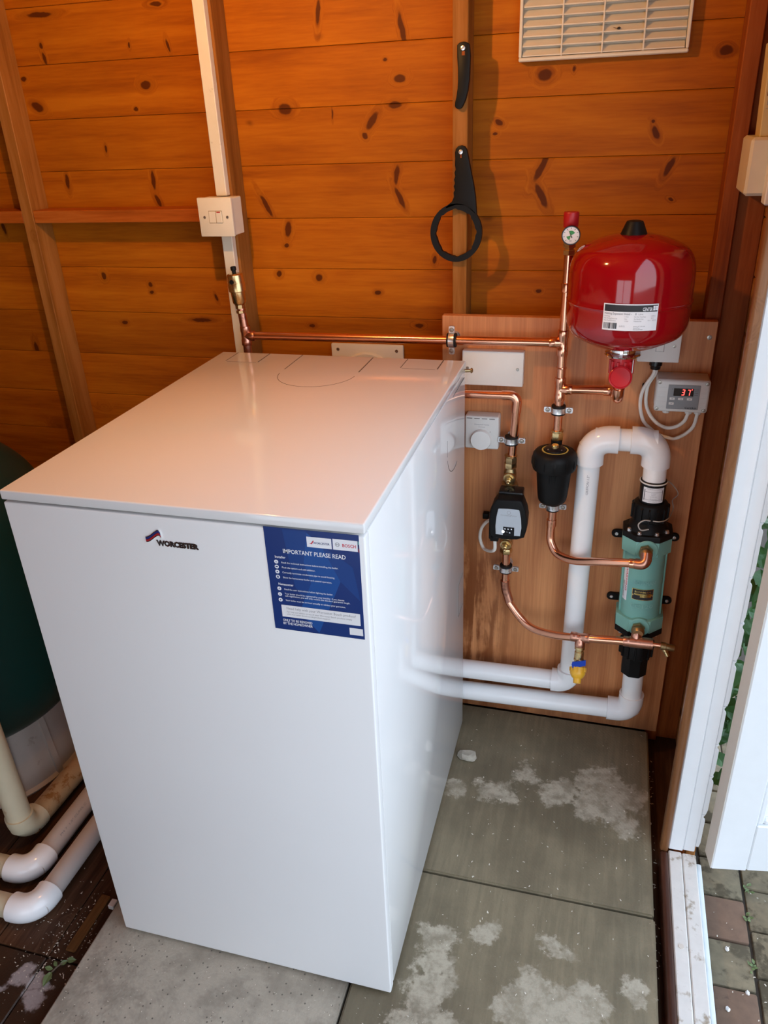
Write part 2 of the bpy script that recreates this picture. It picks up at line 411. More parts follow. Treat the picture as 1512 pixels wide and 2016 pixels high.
M['white'] = plain('white_powder_coat', (.83, .83, .83), .06, var=.015, scale=6, spec=.55)
M['whitelid'] = plain('white_gloss_lid', (.77, .77, .77), .10, var=.015, scale=6, spec=.55)
M['frontwhite'] = plain('white_satin_front', (.83, .83, .83), .42, var=.015, scale=6, spec=.5)
M['groove'] = plain('shadow_groove', (.12, .10, .09), .8)  # dark colour standing in for the shade inside slits and slots
M['plastic'] = plain('white_plastic', (.78, .77, .74), .3, var=.03)
M['plasticgrey'] = plain('light_grey_plastic', (.70, .69, .66), .38, var=.03)
M['cream'] = plain('yellowed_plastic', (.72, .66, .53), .45, var=.06, dirt=((.25, .17, .1), .66, 30))
M['pvc'] = plain('white_pvc', (.88, .88, .88), .18, var=.03, scale=20)
M['pvcfit'] = plain('white_pvc_fitting', (.89, .89, .90), .13, var=.02, scale=20)
M['pvcgrey'] = plain('dusty_grey_pvc', (.60, .55, .52), .4, var=.08, scale=25)
M['pvccream'] = plain('cream_pvc', (.62, .56, .40), .45, var=.06, dirt=((.36, .26, .13), .62, 22))
M['pvcbrown'] = plain('stained_cream_pvc', (.45, .31, .17), .55, var=.15, dirt=((.28, .13, .04), .5, 45))
M['copper'] = plain('copper', (.86, .44, .29), .2, metal=1, var=.10, scale=35, dirt=((.50, .24, .16), .62, 28))
M['copperdull'] = plain('flux_stained_copper', (.62, .31, .22), .3, metal=1, var=.18, scale=60, dirt=((.36, .17, .12), .55, 60))
M['brass'] = plain('brass', (.66, .50, .25), .28, metal=1, var=.12, scale=60)
M['brassdull'] = plain('dull_brass', (.42, .31, .16), .4, metal=1, var=.2, scale=70)
M['zinc'] = plain('zinc_steel', (.80, .81, .83), .26, metal=.9, var=.08, scale=90)
M['chrome'] = plain('chrome', (.85, .85, .86), .06, metal=1, var=.02)
M['screw'] = plain('screw_steel', (.40, .37, .33), .35, metal=1)
M['black'] = plain('black_plastic', (.008, .008, .008), .45, var=.15, spec=.16)
M['blackgloss'] = plain('black_gloss_plastic', (.008, .008, .009), .25, spec=.35)
M['rubber'] = plain('black_rubber', (.008, .008, .008), .6, spec=.25)
M['red'] = plain('red_gloss_enamel', (.30, .002, .006), .09, var=.03, scale=8, spec=.5, coat=.4)
M['redplastic'] = plain('red_plastic', (.55, .012, .02), .22, var=.03)
M['redcap'] = plain('red_cap', (.42, .01, .015), .4)
M['teal'] = plain('teal_enamel', (.19, .45, .40), .33, var=.06, scale=30, bmp=.0005)
M['tankgreen'] = plain('dark_green_tank', (.002, .036, .033), .4, var=.08, scale=5)
M['tankbase'] = plain('tank_base_plastic', (.42, .37, .33), .5, var=.08, dirt=((.22, .17, .13), .6, 15))
M['label'] = plain('label_paper', (.82, .82, .84), .4, var=.01)
M['ink'] = plain('black_ink', (.015, .015, .018), .5)
M['inkgrey'] = plain('grey_ink', (.30, .30, .32), .5)
M['inkred'] = plain('red_ink', (.60, .03, .06), .5)
M['navy'] = plain('navy_sticker', (.008, .033, .17), .3, var=.03)
M['navylight'] = plain('blue_sticker_facet', (.010, .075, .30), .3, var=.03)
M['navymid'] = plain('blue_sticker_facet_mid', (.009, .050, .225), .3, var=.03)
M['printwhite'] = plain('white_print', (.85, .86, .90), .4)
M['gold'] = plain('gold_plate', (.75, .58, .22), .25, metal=1)
M['greyface'] = plain('grey_face_plate', (.26, .27, .28), .4)
M['silverface'] = plain('silver_face_plate', (.50, .54, .58), .35)
M['display'] = plain('dark_display', (.012, .003, .004), .15)
M['led'] = plain('red_led_segment', (.9, .05, .05), .4, emit=((1.0, .06, .05), 4.0))
M['ledwhite'] = plain('white_led', (.9, .9, .9), .4, emit=((1, 1, 1), 1.5))
M['green'] = plain('dial_green', (.04, .30, .08), .5)
M['blue'] = plain('blue_handle', (.010, .055, .42), .3)
M['yellow'] = plain('yellow_plastic_cap', (.80, .42, .03), .35)
M['cable'] = plain('white_cable', (.82, .79, .73), .45)
M['wire'] = plain('grey_probe_wire', (.45, .43, .40), .5)
M['doorwhite'] = plain('white_door_paint', (.80, .82, .83), .35, var=.03, dirt=((.62, .58, .5), .74, 25))
M['jambwhite'] = plain('worn_white_paint', (.80, .81, .82), .42, var=.03, dirt=((.45, .38, .3), .70, 42))
M['sillwhite'] = plain('weathered_white_paint', (.66, .64, .60), .55, var=.12, dirt=((.33, .27, .20), .56, 30), bmp=.001)
M['edgecream'] = plain('door_edge_paint', (.62, .57, .50), .5, var=.06, dirt=((.35, .26, .18), .70, 60))
M['bluestrip'] = plain('pale_plastic_strip', (.70, .79, .84), .35)
M['paver1'] = plain('block_paver_grey', (.20, .165, .105), .9, var=.45, scale=60, dirt=((.085, .070, .042), .50, 18), bmp=.002)
M['paver2'] = plain('block_paver_brown', (.17, .105, .07), .9, var=.35, scale=60, dirt=((.09, .06, .045), .58, 22), bmp=.002)
M['soil'] = plain('joint_soil', (.05, .04, .03), .95, var=.5, scale=90)
M['leaf'] = plain('ivy_leaf', (.045, .15, .03), .4, var=.4, scale=30)
M['leafpale'] = plain('pale_weed_leaf', (.15, .21, .08), .5, var=.3, scale=40)
M['stem'] = plain('stem', (.16, .12, .08), .7)
M['twig'] = plain('pale_twig', (.42, .38, .32), .8)
M['flake'] = plain('pale_shaving', (.72, .66, .55), .7, var=.2, scale=300)
M['stone'] = plain('mortar_lump', (.40, .36, .29), .95, var=.5, scale=90, bmp=.003)
M['carton'] = plain('cream_carton', (.62, .50, .25), .55, var=.06)
M['maroon'] = plain('maroon_print', (.10, .012, .02), .5)
M['grille'] = plain('aged_cream_plastic', (.70, .64, .52), .45, var=.05, dirt=((.42, .34, .22), .68, 40))
M['dead'] = plain('dead_insect', (.03, .022, .018), .7)
M['roofwood'] = wood('roof_board', 'X', (.28, .11, .03), (.4, .17, .05), (.5, .24, .08), .5, knots=False)
M['sidewall'] = wood('side_board_stain', 'Y', (.26, .085, .02), (.37, .14, .035), (.46, .2, .06), .5)
M['glass'] = plain('window_glass', (.9, .95, .95), .02, var=0, trans=1.0)
M['bulb'] = plain('warm_lamp_filament', (1, .9, .7), .3, emit=(LAMP_COLOR, LAMP_STRENGTH))

DRY = [(.572, .462, .025), (.60, .455, .018), (.639, .521, .022), (.71, .487, .035), (.772, .474, .035), (.821, .46, .028), (.846, .427, .022), (.85, .50, .03),
       (.79, .527, .045), (.506, .447, .02), (.533, .115, .022), (.533, .074, .032), (.539, .027, .032), (.701, .063, .035), (.696, .025, .045), (.743, .03, .045),
       (.727, .14, .02), (.612, .147, .016), (.79, .06, .03), (.544, -.04, .05), (.70, -.06, .07), (.86, .10, .02), (.80, -.10, .08)]
M['slab'] = patched('damp_concrete', (.235, .192, .120), (.46, .40, .30), DRY, edge=.010, amp=.055, nscale=20, rough=(.5, .85), fine=70, mottle=.024, streak=.28)
DRYL = [(x, y, r) for x, y, r in ((.05, -.1, .1), (.2, -.12, .1), (.33, -.13, .09), (.1, 0, .05), (.0, -.06, .04), (.28, -.02, .04))]
M['slabdry'] = patched('dry_concrete', (.33, .285, .22), (.46, .40, .315), DRYL, edge=.08, amp=.10, nscale=10, rough=(.6, .85), speck=((.09, .08, .065), 85), mottle=.03, streak=.3)
PAINT = [(-.162, -.103, .012), (-.158, -.080, .010), (-.117, -.101, .010), (-.108, -.126, .016), (-.17, -.125, .012), (-.10, -.105, .006)]

# ================================================================== THE SETTING
SETZ = -.04                                   # top of the timber floor
# floor boards running front to back, with one cross joint
fl = thing('floor', None, None, (0, 0, SETZ), kind='structure')
def floor_board(x0, x1, y0, y1, mt): MB().box(x0, x1, y0, y1, SETZ-.02, SETZ, .002, 1).build('floor_board', mt, fl)
M['floorpaint'] = patched('painted_wet_board', (.055, .027, .015), (.42, .36, .34), PAINT, edge=.006, amp=.035, nscale=26, rough=(.3, .6))
xx = -1.48
while xx < .96:
    x1 = min(xx+.1125, .965)
    near = -.20 < xx < -.03
    floor_board(xx, x1-.002, -.054, .785, M['floorwood'])
    floor_board(xx, x1-.002, -1.58, -.057, M['floorpaint'] if -.30 < xx < -.03 else M['floorwood'])
    xx += .1125
MB().box(-1.5, .965, -1.6, .80, SETZ-.06, SETZ-.021).build('subfloor', M['dirtgap'], fl, smooth=False)

# back wall: shiplap boards, studs and a noggin
YC, YS = .788, .732
wb = thing('wall_back', None, None, (0, YC, 0), kind='structure')
prof = [(0, .0005), (.0025, .0), (.0035, .004), (0, .009)]
Z0 = .894; PITCH = .0954
first = None
for k in range(-10, 10):
    z = Z0 + PITCH*k
    if z+PITCH < SETZ or z > 1.85: continue
    # cross-section: front face with a rounded top shoulder, small step at the bottom edge
    sec = [(0.0, .0008), (0.0, PITCH-.005), (.0004, PITCH-.0022), (.0016, PITCH-.0005), (.018, PITCH-.0005), (.018, .0001), (.0008, .0001)]
    if first is None:
        mb = MB(); n = len(sec); vs = [(x, YC+a, z+c) for x in (-1.5, .975) for a, c in sec]
        fs = [tuple(range(n)), tuple(range(n, 2*n))[::-1]] + [(i, i+n, (i+1) % n+n, (i+1) % n) for i in range(n)]
        mb.add(vs, fs); first = mb.build('cladding_board', M['stud'], wb, ang=20); fz = z; first.material_slots[0].link = 'OBJECT'; first.material_slots[0].material = clad_mat(z, z+PITCH)
    else:
        o = bpy.data.objects.new('cladding_board', first.data); COL.objects.link(o); o.parent = wb; o.location = (0, 0, z-fz); o.material_slots[0].link = 'OBJECT'; o.material_slots[0].material = clad_mat(z, z+PITCH)
MB().box(-1.5, .98, YC+.02, YC+.032, SETZ-.06, 1.86).build('sheathing', M['roofwood'], wb, smooth=False)
for a, b_ in ((-.463, -.4365), (-.0085, .018), (.441, .467), (-.95, -.9235), (-1.42, -1.3935)):
    MB().box(a, b_, YS, YC-.0002, SETZ, 1.84, .0012, 1).build('stud', M['stud'], wb)
for a, b_ in ((-.4365, -.0085), (-.9235, -.463), (.467, .441)):
    if b_ > a: MB().box(a+.0005, b_-.0005, YS+.001, YC-.0002, 1.086, 1.110, .001, 1).build('noggin', M['rail'], wb)

# right wall: corner posts, cladding stub, door jamb, wall beyond the doorway
XW = .956; YJ = .394; YEND = -1.45; HEAD = 1.70
wr = thing('wall_right', None, None, (XW, 0, 0), kind='structure')
MB().box(.887, .912, YS, YC-.0003, SETZ, 1.84, .0015, 1).build('corner_post', M['post'], wr)
MB().box(.9128, XW, .745, YC-.0003, SETZ, 1.84, .0015, 1).build('corner_post', M['post'], wr)
MB().box(.935, XW-.001, YJ+.03, YJ+.075, SETZ, 1.84, .0015, 1).build('stud', M['post'], wr)
for k in range(-10, 10):
    z = Z0 + PITCH*k
    if z+PITCH < SETZ or z > 1.8: continue
    MB().box(XW, XW+.018, YJ+.03, YC+.03, z+.0004, z+PITCH-.0012, .002, 1).build('cladding_board', M['sidewall'], wr)
MB().box(XW, XW+.03, -1.6, YEND, SETZ, 1.86).build('wall_panel', M['sidewall'], wr, smooth=False)
MB().box(.92, XW+.03, YEND, YJ+.03, HEAD, 1.86).build('lintel', M['sidewall'], wr, smooth=False)

wl_ = MB().box(-1.53, -1.5, -1.6, .82, SETZ-.06, 1.86).build('wall_left', M['sidewall'], None, smooth=False); wl_['kind'] = 'structure'
# front wall (behind the viewer); its low window is shaped to light the boiler
wf = thing('wall_front', None, None, (0, -1.6, 0), kind='structure')
WX0, WX1, WZ0, WZ1 = -.25, .82, .02, 1.02
for a, b_, c, d in ((-1.53, WX0, SETZ-.06, 1.86), (WX1, 1.0, SETZ-.06, 1.86), (WX0, WX1, SETZ-.06, WZ0), (WX0, WX1, WZ1, 1.86)):
    MB().box(a, b_, -1.63, -1.6, c, d).build('wall_panel', M['roofwood'], wf, smooth=False)
w1 = thing('fill_window_1', None, None, (0, -1.6, 0), kind='structure')
for a, b_, c, d in ((WX0, WX0+.04, WZ0, WZ1), (WX1-.04, WX1, WZ0, WZ1), (WX0+.04, WX1-.04, WZ0, WZ0+.04), (WX0+.04, WX1-.04, WZ1-.04, WZ1), (.265, .305, WZ0+.04, WZ1-.04)):
    MB().box(a, b_, -1.64, -1.585, c, d, .003, 1).build('fill_window_frame', M['doorwhite'], w1)
ce = MB().box(-1.53, 1.0, -1.63, .83, 1.86, 1.89).build('ceiling', M['roofwood'], None, smooth=False); ce['kind'] = 'structure'

# door frame
t1 = thing('trim_1', None, None, (.94, YJ, 0), kind='structure')
def rounded_strip(x0, x1, y0, y1, z0, z1, b=.004): return MB().box(x0, x1, y0, y1, z0, z1, b, 3)
rounded_strip(.9045, .9195, YJ-.006, YJ+.014, -.004, HEAD, .005).build('inner_bead', M['trimwood'], t1)
MB().box(.920, .9455, YJ, YJ+.05, .0005, HEAD, .0015, 1).build('jamb_board', M['jambwhite'], t1)
MB().box(.9460, .9665, YJ+.003, YJ+.05, .0005, HEAD, .0015, 1).build('jamb_board', M['jambwhite'], t1)
# hinge leaf edge: small worn packing plates along the outer jamb edge
z = .012; k = 0
while z < 1.6:
    h = .083 + .012*math.sin(k*2.1)
    zt = z + h
    w0 = .9745 + .0012*math.sin(k*1.7)
    poly = [(.9672, z), (w0-.0022, z), (w0-.001, z+.006), (w0, z+.012), (w0, zt-.014), (w0-.003, zt-.010), (w0-.0036, zt-.004), (w0-.0016, zt), (.9672, zt)]
    MB().prism(poly, (0, YJ+.006, 0), X, Z, .006, .0006, 1).build('jamb_plate', M['jambwhite'], t1)
    z = zt + .0016; k += 1
# sill
t2 = thing('trim_2', None, None, (.94, 0, 0), kind='structure')
rounded_strip(.905, .9195, YEND, YJ-.007, SETZ, .003, .005).build('threshold_bead', M['threshold'], t2)
MB().box(.9200, .9435, YEND, YJ-.001, SETZ, 0, .002, 1).build('sill_board', M['sillwhite'], t2)
MB().box(.9445, .9690, YEND, YJ-.001, SETZ, -.001, .002, 1).build('sill_board', M['sillwhite'], t2)
rounded_strip(.9695, .9790, YEND, YJ-.012, -.05, -.010, .003).build('drip_strip', M['bluestrip'], t2)
MB().cyl((.932, .196, -.0005), (.932, .196, .0012), .0045, n=10).build('plug', M['edgecream'], t2)

# open door leaf
d1 = thing('door_1', None, None, (.984, .402, 0), kind='structure', rot=(0, 0, math.radians(9)))
DZ0 = .004; DX = .986
def dbox(x0, x1, z0, z1, y0, y1, nm, mt, bev=.002): return MB().box(DX+x0, DX+x1, y0, y1, z0, z1, bev, 1).build(nm, mt, d1)
ST = .062; RL = .118; DW = .62; YF, YB = .362, .402
dbox(0, ST-.0006, DZ0, 1.68, YF, YB, 'door_stile', M['doorwhite'])
dbox(DW-ST+.0006, DW, DZ0, 1.68, YF, YB, 'door_stile', M['doorwhite'])
dbox(ST, DW-ST, DZ0+.001, RL, YF+.0003, YB, 'door_rail', M['doorwhite'])
dbox(ST, DW-ST, .80, .90, YF+.0003, YB, 'door_rail', M['doorwhite'])
dbox(ST, DW-ST, 1.58, 1.68, YF+.0003, YB, 'door_rail', M['doorwhite'])
dbox(ST, DW-ST, RL, .80, YF+.014, YB-.014, 'door_panel', M['doorwhite'], 0)
dbox(ST, DW-ST, .90, 1.58, YF+.014, YB-.014, 'door_panel', M['doorwhite'], 0)
for z0, z1 in ((RL, .80), (.90, 1.58)):
    for (a, b_, c, d) in ((ST, ST+.012, z0, z1), (DW-ST-.012, DW-ST, z0, z1), (ST+.012, DW-ST-.012, z0, z0+.012), (ST+.012, DW-ST-.012, z1-.012, z1)):
        dbox(a, b_, c, d, YF+.004, YF+.016, 'panel_bead', M['doorwhite'], .003)
MB().box(DX-.0012, DX-.0002, YF+.001, YB-.001, DZ0+.001, 1.679).build('stile_edge', M['edgecream'], d1)

# outside ground: block paving
gr = thing('floor_outside', None, None, (1.5, 0, -.08), kind='structure')
MB().box(.985, 7.0, -5, 5, -.2, -.087).build('bedding', M['soil'], gr, smooth=False)
rng = random.Random(3)
for j in range(-6, 7):
    y0 = .376 + .0895*j if j < 0 else .376 + .0895*j
    for i in range(0, 5):
        stag = (.0 if j % 2 == 0 else .0)
        x0 = .990 if i == 0 else 1.066 + (i-1)*.19 + (rng.random()-.5)*.004
        x1 = 1.062 if i == 0 else x0+.186
        g = .0012
        yy0, yy1 = y0+g+rng.uniform(0, .0015), y0+.0895-g
        if i % 2 == 1: yy0 += .03; yy1 += .03
        MB().box(x0+rng.uniform(0, .002), x1, yy0, yy1, -.13, -.08+rng.uniform(-.002, .002), .0035, 2).build('paver', M['paver2'] if (i == 0 and j in (-1,)) or rng.random() < .06 else M['paver1'], gr)
MB().box(1.84, 7.0, -5, 5, -.13, -.081).build('far_paving', M['paver1'], gr, smooth=False)
MB().box(1.0, 1.84, -5, -.17, -.13, -.081).build('far_paving', M['paver1'], gr, smooth=False)
# ================================================================== PAVING SLABS
for (x0, x1, y0, y1, z1, mt, lab) in (
    (.4125, .890, .2425, .7125, 0.0, 'slab', 'damp grey concrete slab under the white pipes against the wall board'),
    (.4125, .892, -.215, .2395, -.0015, 'slab', 'damp concrete slab with pale dry patches beside the door sill'),
    (-.047, .4085, -.205, .2495, -.001, 'slabdry', 'dry pitted concrete slab under the front left of the boiler'),
    (-.047, .4085, .2525, .7125, -.001, 'slabdry', 'concrete slab hidden under the rear half of the boiler')):
    b = bmesh.new()
    bmesh.ops.create_cube(b, size=1, matrix=Matrix.Translation(((x0+x1)/2, (y0+y1)/2, (z1+SETZ)/2)) @ Matrix.Diagonal((x1-x0, y1-y0, z1-SETZ-.0004, 1)))
    bmesh.ops.bevel(b, geom=b.edges[:], offset=.003, segments=2, affect='EDGES')
    tag(MB().bm(b).build('paving_slab', M[mt]), lab, 'slab', 'concrete slabs on the shed floor')

# ================================================================== BOILER
BW, BD, BH = .482, .645, .855
bo = thing('boiler', 'white floor-standing oil boiler with blue notice on its front', 'boiler', (0.24, .32, 0))
FZ = .006; LZ = .8415
b = MB().box(.003, BW-.003, .016, BD-.002, .012, LZ-.004).build('carcass', M['white'], bo)
MB().box(0, BW, 0, .0165, FZ, LZ-.0035, .0022, 3).build('front_panel', M['frontwhite'], bo)
sp = MB().box(BW-.012, BW-.0006, .0185, BD, FZ+.002, LZ-.0035, .0015, 2).build('side_panel', M['white'], bo)
MB().box(.0006, .012, .0185, BD, FZ+.002, LZ-.0035, .0015, 2).build('side_panel', M['white'], bo)
MB().box(.01, BW-.01, BD-.006, BD, FZ, LZ-.004).build('rear_panel', M['white'], bo)
lid = MB().box(-.0008, BW+.0006, -.001, BD+.001, LZ, BH, .0022, 3).build('lid', M['whitelid'], bo)
MB().box(.02, BW-.02, .03, BD-.03, -.001, .02).build('plinth', M['black'], bo)
# knock-out outlines: thin slits punched in the sheet metal, their shade drawn as dark strips
def slit(pts, w, nrm, nm, par, depth=.0006):
    mb = MB(); nrm = Vector(nrm)
    for a, c in zip(pts, pts[1:]):
        a, c = Vector(a), Vector(c); t = (c-a).normalized(); sd = t.cross(nrm)*w/2
        mb.hull([a+sd, a-sd, c+sd, c-sd, a+sd+nrm*.00025, a-sd+nrm*.00025, c+sd+nrm*.00025, c-sd+nrm*.00025])
    return mb.build(nm, M['groove'], par, smooth=False)
zt = BH
slit([(.168, .643, zt), (.168, .55, zt)], .0016, Z, 'flue_knockout', lid)
slit([(.308, .643, zt), (.308, .55, zt)], .0022, Z, 'flue_knockout', lid)
slit([(.238 + .07*math.cos(a), .53 + .073*math.sin(a), zt) for a in [math.pi*(1.02 + .96*k/24) for k in range(25)]], .0009, Z, 'flue_knockout', lid)
for xa, xb in ((.034, .100), (.375, .442)):
    slit([(xa, .643, zt), (xa, .586, zt)], .0014, Z, 'pipe_knockout', lid)
    slit([(xb, .643, zt), (xb, .586, zt)], .0022, Z, 'pipe_knockout', lid)
    slit([(xa+.003, .583, zt), (xb-.003, .583, zt)], .0006, Z, 'pipe_knockout', lid)
xs = BW-.0006
slit([(xs, .636, .826), (xs, .600, .826), (xs, .527, .826)], .0012, X, 'side_knockout', sp)
slit([(xs, .478 + .0, .80 - .035), (xs, .478, .735)], .0007, X, 'side_knockout', sp)
slit([(xs, .5455 - .067*math.cos(a), .735 - .047*math.sin(a)) for a in [math.pi*(.05 + .55*k/16) for k in range(17)]], .0014, X, 'side_knockout', sp)
slit([(xs, .636, .412), (xs, .586, .410), (xs, .586, .335), (xs, .636, .337)], .0006, X, 'side_knockout', sp)
MB().cyl((BW-.002, BD+.001, .836), (BW+.009, BD+.004, .836), .003, n=10).lathe((BW+.009, BD+.004, .836), X, [(.0045, 0), (.005, .002), (.003, .004), (0, .0045)], 10).build('lid_screw', M['brassdull'], bo)
# chrome badge: swoosh plus raised name
bad = MB()
def swoosh(off0, off1, n=14):
    top = []; bot = []
    for k in range(n+1):
        t = k/n; xq = .2005 + .0215*t
        zc = .8055 + .0115*(3*t*t - 2*t**3)
        if t > .86: zc -= .004*((t-.86)/.14)**2
        top.append((xq, zc+off1)); bot.append((xq, zc+off0))
    return bot + top[::-1]
badge = MB().prism(swoosh(-.0032, .0046), (0, -.0020, 0), X, Z, .0022).build('badge', M['chrome'], bo)
MB().text('WORCESTER', (.2150, -.0002, .7990), X, Z, .0072, width=.0566, thick=.0010, bold=.10).build('letter_rim', M['chrome'], badge, smooth=False)
MB().prism(swoosh(.0010, .0036), (0, -.00225, 0), X, Z, .0004).build('badge_stripe', plain('badge_blue', (.02, .03, .16), .2), badge)
MB().prism(swoosh(-.0020, .0004), (0, -.00225, 0), X, Z, .0004).build('badge_stripe', plain('badge_red', (.36, .02, .03), .2), badge)
MB().text('WORCESTER', (.2153, -.0012, .7990), X, Z, .0070, width=.0558, thick=.0004, bold=.012).build('lettering', plain('badge_letters', (.030, .022, .022), .25), badge, smooth=False)
# blue notice
SX0, SX1, SZ0, SZ1 = .3592, .4750, .6968, .8398
ys = -.0006
st = MB().box(SX0, SX1, ys, 0, SZ0, SZ1).build('notice_sticker', M['navy'], bo, smooth=False, label='navy blue notice sticker with white lettering')
SWd, SHt = SX1-SX0, SZ1-SZ0
def sx(u): return SX0 + SWd*u
def sz(v): return SZ1 - SHt*v
def flat(polys, y, nm, mt, par):
    mb = MB()
    for p in polys: mb.add([(a, y, c) for a, c in p], [tuple(range(len(p)))])
    return mb.build(nm, mt, par, smooth=False)
def rect(u0, u1, v0, v1): return [(sx(u0), sz(v1)), (sx(u1), sz(v1)), (sx(u1), sz(v0)), (sx(u0), sz(v0))]
flat([[(sx(.30), sz(.80)), (sx(.50), sz(.99)), (sx(.60), sz(.80)), (sx(.78), sz(.45)), (sx(.60), sz(.12)), (sx(.46), sz(.02)), (sx(.40), sz(.3)), (sx(.46), sz(.5))]], ys-.00012, 'facet', M['navylight'], st)
flat([[(sx(.2), sz(.01)), (sx(.46), sz(.01)), (sx(.40), sz(.30)), (sx(.46), sz(.5)), (sx(.38), sz(.7)), (sx(.28), sz(.55))], [(sx(.60), sz(.12)), (sx(.92), sz(.3)), (sx(.98), sz(.62)), (sx(.78), sz(.45))]], ys-.00010, 'facet', M['navymid'], st)
y1_ = ys-.0002; y2_ = ys-.0003
flat([rect(.455, .715, .055, .150)], y1_, 'logo_panel', M['printwhite'], st)
flat([rect(.728, .985, .052, .150)], y1_, 'logo_panel', M['printwhite'], st)
flat([rect(.990, 1.0, .055, .085)], y1_, 'colour_bar', M['teal'], st)
flat([rect(.990, 1.0, .085, .120)], y1_, 'colour_bar', plain('bar_blue', (.01, .02, .10), .4), st)
flat([rect(.990, 1.0, .120, .155)], y1_, 'colour_bar', plain('bar_red', (.3, .01, .03), .4), st)
flat([rect(.10, .965, .745, .865)], y1_, 'help_panel', M['label'], st)
flat([rect(.84, .985, .895, .965)], y1_, 'blank_panel', M['label'], st)
MB().text('WORCESTER', (sx(.525), y2_, sz(.116)), X, Z, .0026, width=SWd*.172, bold=.03).build('lettering', M['navy'], st, smooth=False)
MB().prism([(sx(.482), sz(.118)), (sx(.50), sz(.112)), (sx(.522), sz(.086)), (sx(.532), sz(.09)), (sx(.507), sz(.122))], (0, y2_, 0), X, Z, .0001).build('logo_mark', M['inkred'], st, smooth=False)
MB().text('BOSCH', (sx(.825), y2_, sz(.118)), X, Z, .0042, width=SWd*.140, bold=.03).build('lettering', M['inkred'], st, smooth=False)
mb = MB(); cc = [(math.cos(2*math.pi*k/20), math.sin(2*math.pi*k/20)) for k in range(20)]
mb.band([(sx(.776)+.0027*a, sz(.101)+.0027*c) for a, c in cc], [(sx(.776)+.0021*a, sz(.101)+.0021*c) for a, c in cc], (0, y2_, 0), X, Z, .0001)
mb.add([(sx(.776)+a, y2_, sz(.101)+c) for a, c in ((-.0015, -.0012), (-.0008, -.0012), (-.0008, .0012), (-.0015, .0012))], [(0, 1, 2, 3)])
mb.add([(sx(.776)+a, y2_, sz(.101)+c) for a, c in ((.0015, -.0012), (.0008, -.0012), (.0008, .0012), (.0015, .0012))], [(3, 2, 1, 0)])
mb.add([(sx(.776)+a, y2_, sz(.101)+c) for a, c in ((-.0008, -.0003), (.0008, -.0003), (.0008, .0003), (-.0008, .0003))], [(0, 1, 2, 3)])
mb.build('logo_mark', M['inkgrey'], st, smooth=False)
tx = MB()
tx.text('IMPORTANT PLEASE READ', (sx(.52), y1_, sz(.232)), X, Z, .0058, align='CENTER', width=SWd*.665, bold=.018)
for s_, u, v, sz_, wd in (('Installer', .09, .285, .0034, .115), ('Homeowner', .095, .548, .0034, .165),
    ('Read the technical instructions before installing the boiler.', .155, .332, .0024, .61), ('Flush the system and add inhibitor.', .155, .379, .0024, .36),
    ('Correctly terminate condensate pipe to avoid freezing.', .155, .427, .0024, .565), ('Show the homeowner boiler and control operation.', .155, .476, .0024, .53),
    ('Read the user instructions before lighting the boiler.', .155, .592, .0024, .53), ('Your boiler should be registered by your installer. If you choose', .155, .636, .0024, .65),
    ('self-registration, you will only receive the standard guarantee length.', .155, .658, .0024, .71), ('Your boiler must be serviced annually to validate your guarantee.', .155, .702, .0024, .66)):
    tx.text(s_, (sx(u), y1_, sz(v)), X, Z, sz_, width=SWd*wd, bold=.02 if sz_ > .003 else .005)
for v in (.322, .370, .418, .468, .583, .640, .696):
    MB().add([(sx(.10)+.0026*a, y1_, sz(v)+.0026*c) for a, c in cc], [tuple(range(20))]).build('icon_disc', M['printwhite'], st, smooth=False)
tx.build('lettering', M['printwhite'], st, smooth=False)
MB().text('ONLY TO BE REMOVED', (sx(.10), y1_, sz(.912)), X, Z, .0036, width=SWd*.33, bold=.02).text('BY THE HOMEOWNER', (sx(.10), y1_, sz(.945)), X, Z, .0036, width=SWd*.33, bold=.02).build('footer_lettering', M['printwhite'], st, smooth=False)
ic = MB()
for k, v in enumerate((.322, .370, .418, .468, .583, .640, .696)):
    cx, cz = sx(.10), sz(v)
    shapes = {0: [(-.0014, -.0010, .0014, -.0004), (-.0003, -.0006, .0003, .0014)], 1: [(-.0015, -.0006, .0014, .0008)], 2: [(-.0008, -.0008, .0008, .0008)],
              3: [(-.0009, -.0015, .0009, .0015)], 4: [(-.0014, -.0010, .0014, -.0004), (-.0003, -.0006, .0003, .0014)], 5: [(-.0004, -.0015, .0004, .0014)], 6: [(-.0014, -.0003, .0014, .0003), (-.0003, -.0014, .0003, .0014)]}[k]
    for a, c, d, e in shapes: ic.add([(cx+a, y2_, cz+c), (cx+d, y2_, cz+c), (cx+d, y2_, cz+e), (cx+a, y2_, cz+e)], [(0, 1, 2, 3)])
ic.build('icon', M['navy'], st, smooth=False)
hp = MB().text('Need help with your Worcester Bosch product?', (sx(.155), y2_, sz(.787)), X, Z, .0037, width=SWd*.76)
hp.text('For help and advice on any of your Worcester Bosch products simply', (sx(.155), y2_, sz(.818)), X, Z, .0024, width=SWd*.72).text('visit worcester-bosch.co.uk/product-support', (sx(.155), y2_, sz(.842)), X, Z, .0024, width=SWd*.48)
hp.build('lettering', M['inkgrey'], st, smooth=False)

# ================================================================== MOUNTING BOARD
mbd = thing('mounting_board', 'brown veneered board carrying the pipework on the back wall', 'board', (.66, .72, 0))
MB().box(.425, .9075, .7145, .7318, .0005, .9195, .0008, 1).build('panel', M['board'], mbd)
for x, z in ((.897, .892), (.879, .232)):
    MB().lathe((x, .7143, z), -Y, [(.0042, 0), (.0042, .0006), (.0022, .0009), (.0022, .0002), (0, .0002)], 12).build('screw', M['screw'], mbd)

